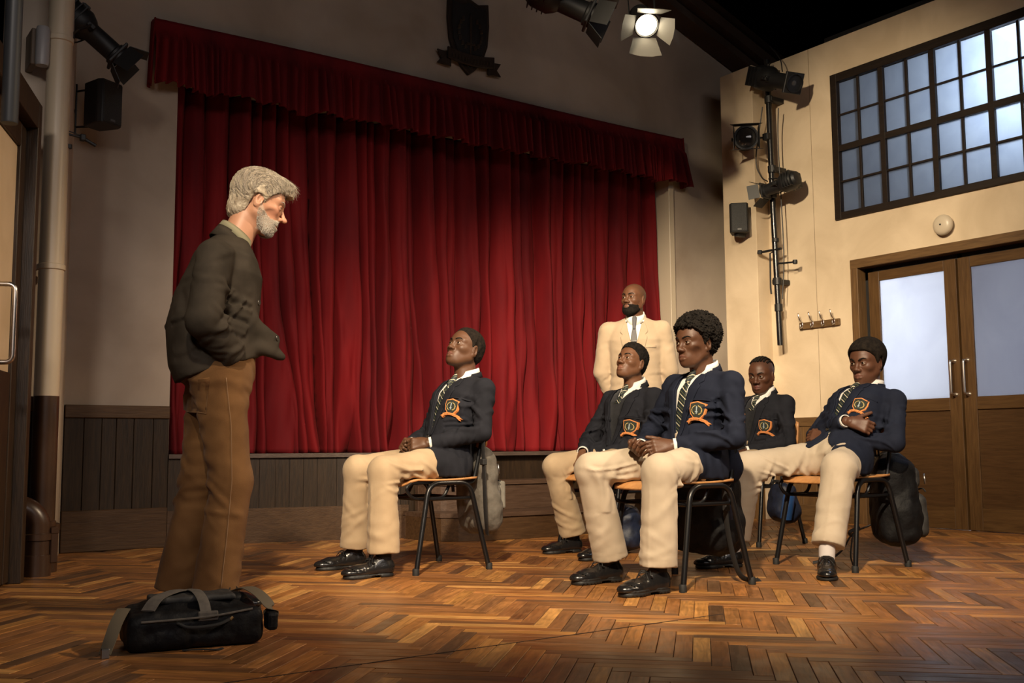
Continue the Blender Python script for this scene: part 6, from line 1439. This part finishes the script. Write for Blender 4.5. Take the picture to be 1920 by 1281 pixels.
# S3: black rucksack under and behind the front chair
b3 = backpack('backpack', 'slouching black backpack behind the front curly-haired pupil\'s chair, one strap on the floor', (3.58, 3.50, .115), 0, .34, .20, .40, nylon, nylon, 8, pocket=True, zips=False,
    straps=[([(-.10, -.22, .46), (-.12, -.24, .30), (-.10, -.235, .12), (-.06, -.25, -.06), (-.01, -.27, -.106), (.06, -.27, -.111)], .030)])
MB().box((-.125, -.252, .20), (-.095, -.228, .235), bev=.004).build('strap_buckle', webb, b3); MB().tube(smooth_path([(-.05, -.21, .30), (-.07, -.23, .24), (-.06, -.22, .16)], 4), .008, 8, flat=.4).build('blue_webbing', nylon_b, b3)
jkt = backpack('jacket_bundle', 'x', (3.53, 3.33, .44), 0, .16, .09, .26, MAT['navy'], MAT['navy'], 12, pocket=False); tag(jkt, 'dark navy cloth hanging off the back of the front pupil\'s chair', 'cloth')
# S2: dark bag glimpsed beneath the hidden chair
b2 = backpack('backpack', 'dark navy bag glimpsed under the pullover pupil\'s chair', (4.02, 4.62, .02), 0, .30, .16, .26, nylon_b, nylon, 5, pocket=False)
# S4: navy bag with a blue bottle pocket
b4 = backpack('backpack', 'small navy blue bag hanging behind the braided pupil\'s chair', (4.93, 4.18, .16), -.3, .20, .13, .22, nylon_b, nylon, 6, pocket=False, straps=[([(-.05, -.06, .20), (-.03, -.05, .32), (0, -.02, .40)], .02)])
MB().lathe([(0, .02), (.034, .022), (.036, .10), (.034, .16), (.026, .175), (0, .176)], 18, Matrix.Translation((-.05, -.10, 0))@Matrix.Rotation(.3, 4, 'X')).build('blue_bottle', mat('blue_bottle', (.02, .07, .22), .25), b4, smooth=True)
# S5: large black rucksack on the last chair
b5 = backpack('backpack', 'large black backpack hanging behind the folded-arms pupil\'s chair, straps trailing to the floor', (4.765, 3.30, .10), -.75, .31, .20, .47, nylon, grey_d, 9, tilt=-.05,
    straps=[([(-.20, -.17, .66), (-.17, -.20, .52), (-.15, -.19, .38)], .045), ([(-.19, .16, .64), (-.16, .17, .50), (-.13, .16, .36)], .045), ([(-.16, -.15, .10), (-.25, -.17, .06), (-.30, -.16, -.02), (-.36, -.13, -.07), (-.44, -.10, -.093)], .016), ([(-.25, -.17, .06), (-.27, -.20, -.04), (-.26, -.19, -.092)], .016)])
MB().tube(smooth_path([(-.22, -.18, .09), (-.27, -.20, .07), (-.25, -.16, .05), (-.22, -.18, .09)], 4), .009, 8).build('strap_knot', webb, b5, smooth=True)
# the standing man's holdall on the floor
def holdall():
    t = thing('holdall', 'black shoulder bag with khaki webbing straps lying on the floor in front', 'bag', (1.105, 3.29, 0), -.16); t.scale = (.86, .9, .95)
    bd = U(.03, rbox((0, 0, .062), (.235, .125, .060), .035), ell((0, .04, .11), (.21, .10, .05))); rs = np.random.RandomState(2)
    gs = [ridge([(-.2+.4*rs.rand(), -.12, .02+.08*rs.rand()), (-.2+.4*rs.rand(), .05, .12)], .012, -.006) for _ in range(8)]
    gs += [ridge([(-.22, -.105, .105), (0, -.11, .115), (.22, -.10, .112)], .006, .005)]
    V, F = surface(displaced(bd, lambda p: .006*noise3(p, 5, 1, 3)+.002*noise3(p, 16, 3, 2), *gs), (-.32, -.2, -.01), (.32, .22, .2), .0075, margin=1.6); V = relax(V, F, 1); V[:, 2] = np.maximum(V[:, 2], .002); link_mesh('body', V, F, nylon, t)
    P2 = U(.015, rbox((.0, .02, .148), (.15, .065, .012), .010)); V, F = surface(displaced(P2, lambda p: .004*noise3(p, 7, 2, 2)), (-.3, -.2, .1), (.3, .2, .2), .007); link_mesh('padded_flap', relax(V, F), F, grey_d, t)
    V, F = surface(ell((.15, .03, .135), (.055, .045, .022)), (0, -.1, .08), (.3, .2, .2), .007); link_mesh('end_pocket', V, F, nylon, t)
    for pts, w, mm, n in (([(-.165, -.095, .128), (-.13, -.05, .158), (-.07, .02, .168), (-.02, .07, .166), (.01, .10, .150)], .055, khaki2, 'webbing_strap'), ([(.03, -.118, .105), (.025, -.08, .145), (.015, .0, .168), (.0, .08, .165)], .042, khaki2, 'webbing_strap'), ([(.175, .10, .15), (.205, .04, .165), (.235, -.03, .15), (.262, -.08, .115), (.27, -.075, .08)], .060, khaki, 'webbing_strap'), ([(-.235, -.02, .13), (-.262, -.07, .10), (-.285, -.11, .055), (-.305, -.135, .012)], .050, khaki, 'webbing_strap')):
        mb = MB(); strip_tube(mb, pts, w, .006, (0, 0, 1)); mb.build(n, mm, t, smooth=True)
    MB().box((.0, -.128, .088), (.07, -.112, .118), bev=.005).build('strap_patch', khaki2, t)
    MB().tube(smooth_path([(-.19, -.128, .098), (-.05, -.134, .100), (.06, -.134, .104), (.19, -.124, .116)], 6), .0035, 6).build('zip', khaki2, t, smooth=True)
    MB().tube(smooth_path([(-.07, -.128, .088), (-.03, -.150, .075), (.06, -.152, .078), (.115, -.130, .092)], 6), .008, 8, flat=.6).build('grab_handle', webb, t, smooth=True); MB().tube([(.108, -.136, .088), (.118, -.132, .095)], .0055, 8).build('handle_ring', mat('brass_ring', (.55, .38, .18), .35, 1), t, smooth=True)
    MB().box((-.318, -.150, .0), (-.290, -.125, .030), bev=.003).build('strap_buckle', zipm, t); MB().box((.245, -.125, .04), (.285, -.055, .10), bev=.012).build('side_pouch', nylon, t)
    MB().tube(smooth_path([(-.05, -.13, .004), (.02, -.165, .006), (.06, -.17, .004), (.08, -.155, .004)], 5), .008, 6, flat=.3).build('loose_strap', webb, t, smooth=True)
holdall()
# a long straight joint between two laid areas of the floor
MB().box((.9, 2.688, -.01), (2.83, 2.692, .0015)).build('floor_joint', mat('joint_dirt', (.03, .016, .01), .9), bpy.data.objects['floor'])
# ---------------------------------------------------------------- the cast
GRP = None
S1 = dict(base=(2.8, 4.6), label='pupil in navy blazer seated alone in front of the curtain, looking up with clasped hands', seed=1, skin=(.105, .049, .026), lip=(.17, .070, .055),
    j=dict(hip=(2.835, 4.61, .535), neck=(2.975, 4.61, .955), shL=(2.975, 4.44, .900), shR=(2.975, 4.78, .905), elL=(2.915, 4.37, .675), elR=(2.89, 4.85, .68), wrL=(2.70, 4.50, .625), wrR=(2.70, 4.70, .625),
        knL=(2.41, 4.47, .492), knR=(2.43, 4.77, .495), anL=(2.40, 4.44, .09), anR=(2.45, 4.83, .09)),
    head=dict(o=(2.965, 4.61, 1.114), fwd=(-.90, -.20, .40), up=(.25, 0, 1), gaze=(-.88, -.1, .45), s=.97, hair='short', hmat='hair_brownblack', prm=dict(lips=1.2, nose=1.25, nose_len=.98, hair_th=.0105, stubble=0)),
    handL=dict(x=(-.80, .55, -.05), z=(-.45, -.75, .45), thumb=(0, 0, 1), curl=(.75, .75, .8, .8), th=(.3, .5)), handR=dict(x=(-.80, -.50, -.02), z=(-.3, .7, .5), thumb=(0, 0, 1), curl=(.85, .85, .85, .85), th=(.25, .6)),
    seat=(2.42, 2.96, .452), toeL=(-1.0, .02), toeR=(-1.0, .10), outfit=dict(jacket='charcoal_navy', trousers='chino', tie='school_tie'), badge=(.116, .25), vz=.10)
S3 = dict(base=(3.35, 3.4), label='pupil with tall curly hair seated in the front, navy blazer, loosely held hands', seed=3, skin=(.108, .048, .026), lip=(.17, .072, .055),
    j=dict(hip=(3.415, 3.41, .535), neck=(3.505, 3.41, .930), shL=(3.50, 3.235, .880), shR=(3.50, 3.59, .885), elL=(3.415, 3.15, .635), elR=(3.40, 3.67, .64), wrL=(3.235, 3.32, .605), wrR=(3.215, 3.53, .605),
        knL=(3.05, 3.235, .495), knR=(3.00, 3.62, .50), anL=(3.03, 3.235, .09), anR=(3.115, 3.63, .09)),
    head=dict(o=(3.455, 3.41, 1.072), fwd=(-1.0, .02, -.02), up=(.12, 0, 1), gaze=(-.95, .20, .05), s=.98, hair='afro', hres=.0033, prm=dict(lips=1.1, nose=1.1, jaw=.90, gaunt=True, curl=.0085, curlf=26, hairtop=.070, afro=(-.024, .056, .120, .100, .100))),
    handL=dict(x=(-.90, .42, -.06), z=(-.25, -.80, .50), thumb=(.1, 0, 1), curl=(.30, .35, .4, .5), th=(.75, .3), s=1.0), handR=dict(x=(-.80, -.50, -.22), z=(-.3, .55, -.7), thumb=(0, .6, .6), curl=(.55, .6, .6, .6), th=(.4, .5), s=1.0),
    seat=(3.01, 3.54, .452), toeL=(-1.0, -.06), toeR=(-1.0, .02), chunky=True, shoe_s=1.0, outfit=dict(jacket='navy', trousers='chino_pale', tie='school_tie'), badge=(.106, .220), vz=.06, leg_r=(.095, .076, .074, .086))
S2 = dict(base=(3.9, 4.55), label='pupil with a dark pullover under his blazer, seated behind, looking up', seed=5, skin=(.150, .068, .035), lip=(.26, .11, .08),
    j=dict(hip=(4.02, 4.56, .535), neck=(4.105, 4.55, .935), shL=(4.095, 4.375, .880), shR=(4.08, 4.725, .880), elL=(3.99, 4.30, .64), elR=(3.96, 4.80, .635), wrL=(3.815, 4.47, .560), wrR=(3.80, 4.66, .575),
        knL=(3.62, 4.36, .492), knR=(3.67, 4.75, .492), anL=(3.74, 4.38, .09), anR=(3.81, 4.77, .09)),
    head=dict(o=(4.085, 4.55, 1.085), fwd=(-.92, -.14, .36), up=(.25, 0, 1), gaze=(-.9, -.1, .5), s=.95, hair='curly', prm=dict(lips=1.15, nose=1.15, jaw=.95, stubble=.8, hairtop=.072, sideburn=.0)),
    handL=dict(x=(-.65, .20, -.55), z=(-.45, -.55, .6), thumb=(-.3, .8, .2), curl=(.35, .4, .45, .5), th=(.5, .4)), handR=dict(x=(-.60, -.25, -.65), z=(-.65, .2, .6), thumb=(-.2, -.9, .2), curl=(.45, .5, .5, .5), th=(.45, .4)),
    seat=(3.61, 4.14, .452), toeL=(-1.0, -.05), toeR=(-1.0, .06), outfit=dict(jacket='charcoal_navy', trousers='chino', tie='school_tie', knit=True), badge=(.118, .175), vz=.05, vtop=.085)
S4 = dict(base=(5.05, 4.5), label='pupil with braided hair seated at the back near the coat rack, head lowered', seed=7, skin=(.085, .034, .018), lip=(.16, .058, .052),
    j=dict(hip=(5.13, 4.53, .535), neck=(5.195, 4.52, .915), shL=(5.195, 4.355, .865), shR=(5.195, 4.70, .865), elL=(5.11, 4.28, .62), elR=(5.09, 4.77, .62), wrL=(4.915, 4.42, .570), wrR=(4.90, 4.63, .575),
        knL=(4.80, 4.36, .490), knR=(4.80, 4.70, .490), anL=(4.72, 4.36, .09), anR=(4.74, 4.72, .09)),
    head=dict(o=(5.165, 4.52, 1.048), fwd=(-.93, -.30, -.16), up=(0, 0, 1), gaze=(-.96, -.2, .0), s=.97, hair='braids', prm=dict(lips=1.2, nose=1.2, slit=.0052, stubble=.55, sideburn=.01, hairtop=.085)),
    handL=dict(x=(-.75, .35, -.35), z=(-.4, -.5, .7), thumb=(-.2, .9, .2), curl=(.45, .5, .5, .5), fine=False), handR=dict(x=(-.75, -.35, -.35), z=(-.4, .4, .7), thumb=(-.2, -.9, .2), curl=(.45, .5, .5, .5), fine=False),
    seat=(4.73, 5.26, .452), toeL=(-1.0, -.05), toeR=(-1.0, .06), outfit=dict(jacket='charcoal_navy', trousers='chino', tie='school_tie', knit=True), badge=(.114, .20), vz=.05, vtop=.07)
S5 = dict(base=(4.35, 3.4), label='pupil slouching with folded arms in the chair nearest the double doors', seed=9, skin=(.112, .048, .027), lip=(.20, .085, .065),
    j=dict(hip=(4.42, 3.38, .535), neck=(4.675, 3.37, .890), shL=(4.635, 3.19, .825), shR=(4.685, 3.55, .830), elL=(4.535, 3.13, .610), elR=(4.475, 3.56, .650), wrL=(4.385, 3.40, .640), wrR=(4.372, 3.290, .722),
        knL=(4.20, 3.21, .492), knR=(4.055, 3.66, .488), anL=(4.03, 3.17, .09), anR=(3.965, 3.69, .09)),
    head=dict(o=(4.665, 3.37, 1.030), fwd=(-1.0, -.06, -.10), up=(.10, 0, 1), gaze=(-1, .05, .0), s=.96, hair='afro', hmat='hair_brownblack', prm=dict(lips=1.2, nose=1.1, brow=1.2, brow_in=-.003, slit=.0050, afro=(-.026, .052, .110, .088, .088), hairtop=.068)),
    handL=dict(x=(-.2, .9, .1), z=(-.8, 0, .5), thumb=(0, 0, 1), curl=(.4, .4, .4, .4), fine=False), handR=dict(x=(.42, -.80, -.28), z=(-.80, -.38, .30), thumb=(.3, 0, .9), curl=(.55, .6, .65, .7), th=(.95, .1), s=1.0),
    seat=(4.12, 4.66, .452), toeL=(-.79, -.62), toeR=(-1.0, .30), hem=.135, cuffback=.012, jfold=.45, outfit=dict(jacket='navy', trousers='chino_pale', tie='school_tie', sock='sock_white'), badge=(.112, .245), vz=.10, depth=1.05, cutaway=.9, leg_r=(.100, .084, .080, .080))
MT = dict(base=(4.9, 5.4), label='bald bearded man in a tan suit standing behind the seated pupils', seed=11, skin=(.120, .052, .026), lip=(.20, .085, .06),
    j=dict(hip=(4.91, 5.42, .93), neck=(4.89, 5.40, 1.475), shL=(5.012, 5.265, 1.405), shR=(4.762, 5.540, 1.405), elL=(5.055, 5.245, 1.12), elR=(4.745, 5.590, 1.12), wrL=(5.06, 5.36, .925), wrR=(4.85, 5.59, .925),
        knL=(4.97, 5.345, .49), knR=(4.84, 5.475, .49), anL=(4.985, 5.355, .09), anR=(4.835, 5.49, .09)),
    head=dict(o=(4.877, 5.40, 1.622), fwd=(-.93, -.28, .12), up=(.05, 0, 1), gaze=(-1, -.2, .1), s=.97, hair=None, beard='full', prm=dict(lips=1.1, nose=1.2, brow=1.15, stubble=.35, slit=.0046, hairtop=.075)),
    handL=dict(x=(-.4, .75, -.6), z=(.6, .6, .3), thumb=(0, 0, -1), fine=False), handR=dict(x=(.75, -.35, -.6), z=(.6, .6, .3), thumb=(0, 0, -1), fine=False),
    toeL=(-.75, -.66), toeR=(-.75, -.62), hem=.07, jhem=-.16, s=1.0, build=1.08, jfold=.3, arm_r=(.062, .060, .056, .045), outfit=dict(jacket='tan_suit', trousers='tan_suit', tie='suit_tie', clip=.400), vz=.27, vtop=.058, collar_tilt=-.1, leg_r=(.092, .075, .068, .072), flap=[(.105, .035, .06, .045), (-.105, .035, .06, .045), (.105, .365, .045, .018)])
def flapf(p): return U(.03, cap((1.50, 3.96, 1.11), (1.635, 3.975, 1.035), .052, .030, (.31, .95, 0), .6), cap((1.57, 3.97, 1.005), (1.685, 3.985, .972), .026, .013, (.31, .95, 0), .9), cap((1.60, 4.03, 1.05), (1.665, 4.0, .985), .026, .015))(p)
MO = dict(base=(1.43, 4.1), label='grey-haired bearded man in a dark jacket and brown trousers standing at left, hands in pockets', seed=13, skin=(.46, .235, .145), lip=(.48, .20, .15), iris=(.10, .10, .09),
    j=dict(hip=(1.455, 4.10, .905), neck=(1.530, 4.085, 1.435), shL=(1.470, 4.265, 1.350), shR=(1.375, 3.925, 1.345), elL=(1.42, 4.34, 1.10), elR=(1.315, 3.865, 1.085), wrL=(1.54, 4.19, .98), wrR=(1.462, 3.935, .960), hipdir=(.31, .95, 0),
        knL=(1.425, 4.175, .475), knR=(1.490, 4.01, .475), anL=(1.355, 4.20, .09), anR=(1.430, 3.985, .09)),
    head=dict(o=(1.612, 4.075, 1.616), fwd=(.93, -.26, -.31), up=(.15, 0, 1), gaze=(.95, 0, -.2), s=1.04, hair='swept', hmat='hair_grey', browmat='beard_grey', beard='grey', prm=dict(lips=.8, nose=.85, nose_len=1.10, old=1, ruddy=1, greybeard=1, brow=.85, slit=.0042, gaunt=True, jaw=.96)),
    handR=dict(x=(.06, .30, -.95), z=(.1, -1, .1), thumb=(.7, 0, .5), curl=(.2, .2, .2, .2), th=(.3, .3)), handL=dict(x=(.15, -.2, -.95), z=(.2, 1, 0), thumb=(1, 0, 0), curl=(.1, .1, .1, .1), fine=False),
    toeL=(.60, -.75), toeR=(.48, -.88), hem=.045, jhem=.012, hemtilt=.50, s=1.03, build=1.02, depth=1.16, flare=.005, tail=-.075, blouse=.035, tfold=.42, hunch=.75, textra=ell((1.495, 3.985, .850), (.055, .034, .085)), arm_r=(.066, .064, .063, .054), leg_r=(.100, .078, .076, .084), collar_r=1.06,
    outfit=dict(jacket='olive_black', trousers='brown_cord', shirt='shirt_olive', cuffs=False), style='coat', side_details=[('side_seam', [(.020, -.03), (.045, -.22), (.052, -.43), (.036, -.64), (.016, -.83)], [(.023, -.03), (.048, -.22), (.055, -.43), (.039, -.64), (.019, -.83)], 1), ('back_pocket', [(-.120, -.04), (-.112, -.155)], [(-.040, -.03), (-.046, -.170)], 0), ('pocket_stitching', [(-.043, -.035), (-.049, -.165), (-.110, -.150)], [(-.040, -.035), (-.046, -.170), (-.112, -.155)], 1)], vz=.40, vtop=.045, open_front=.02, coat_buttons=[(-.085, .30), (-.090, .17)], jextra=flapf,
    jfolds=[ridge([(1.36, 3.87, 1.0), (1.42, 3.86, 1.03), (1.50, 3.87, 1.0)], .012, .010), ridge([(1.33, 3.86, 1.05), (1.40, 3.84, 1.10)], .014, .010), ridge([(1.30, 3.95, .96), (1.36, 3.90, .93), (1.42, 3.88, .90)], .016, .010), ridge([(1.29, 3.90, 1.18), (1.34, 3.86, 1.14), (1.40, 3.85, 1.13)], .014, .008), ridge([(1.26, 4.05, 1.28), (1.30, 3.99, 1.10), (1.33, 3.96, .98)], .016, -.012)])
for q in (MO, S1, S2, MT, S3, S4, S5): person(q)
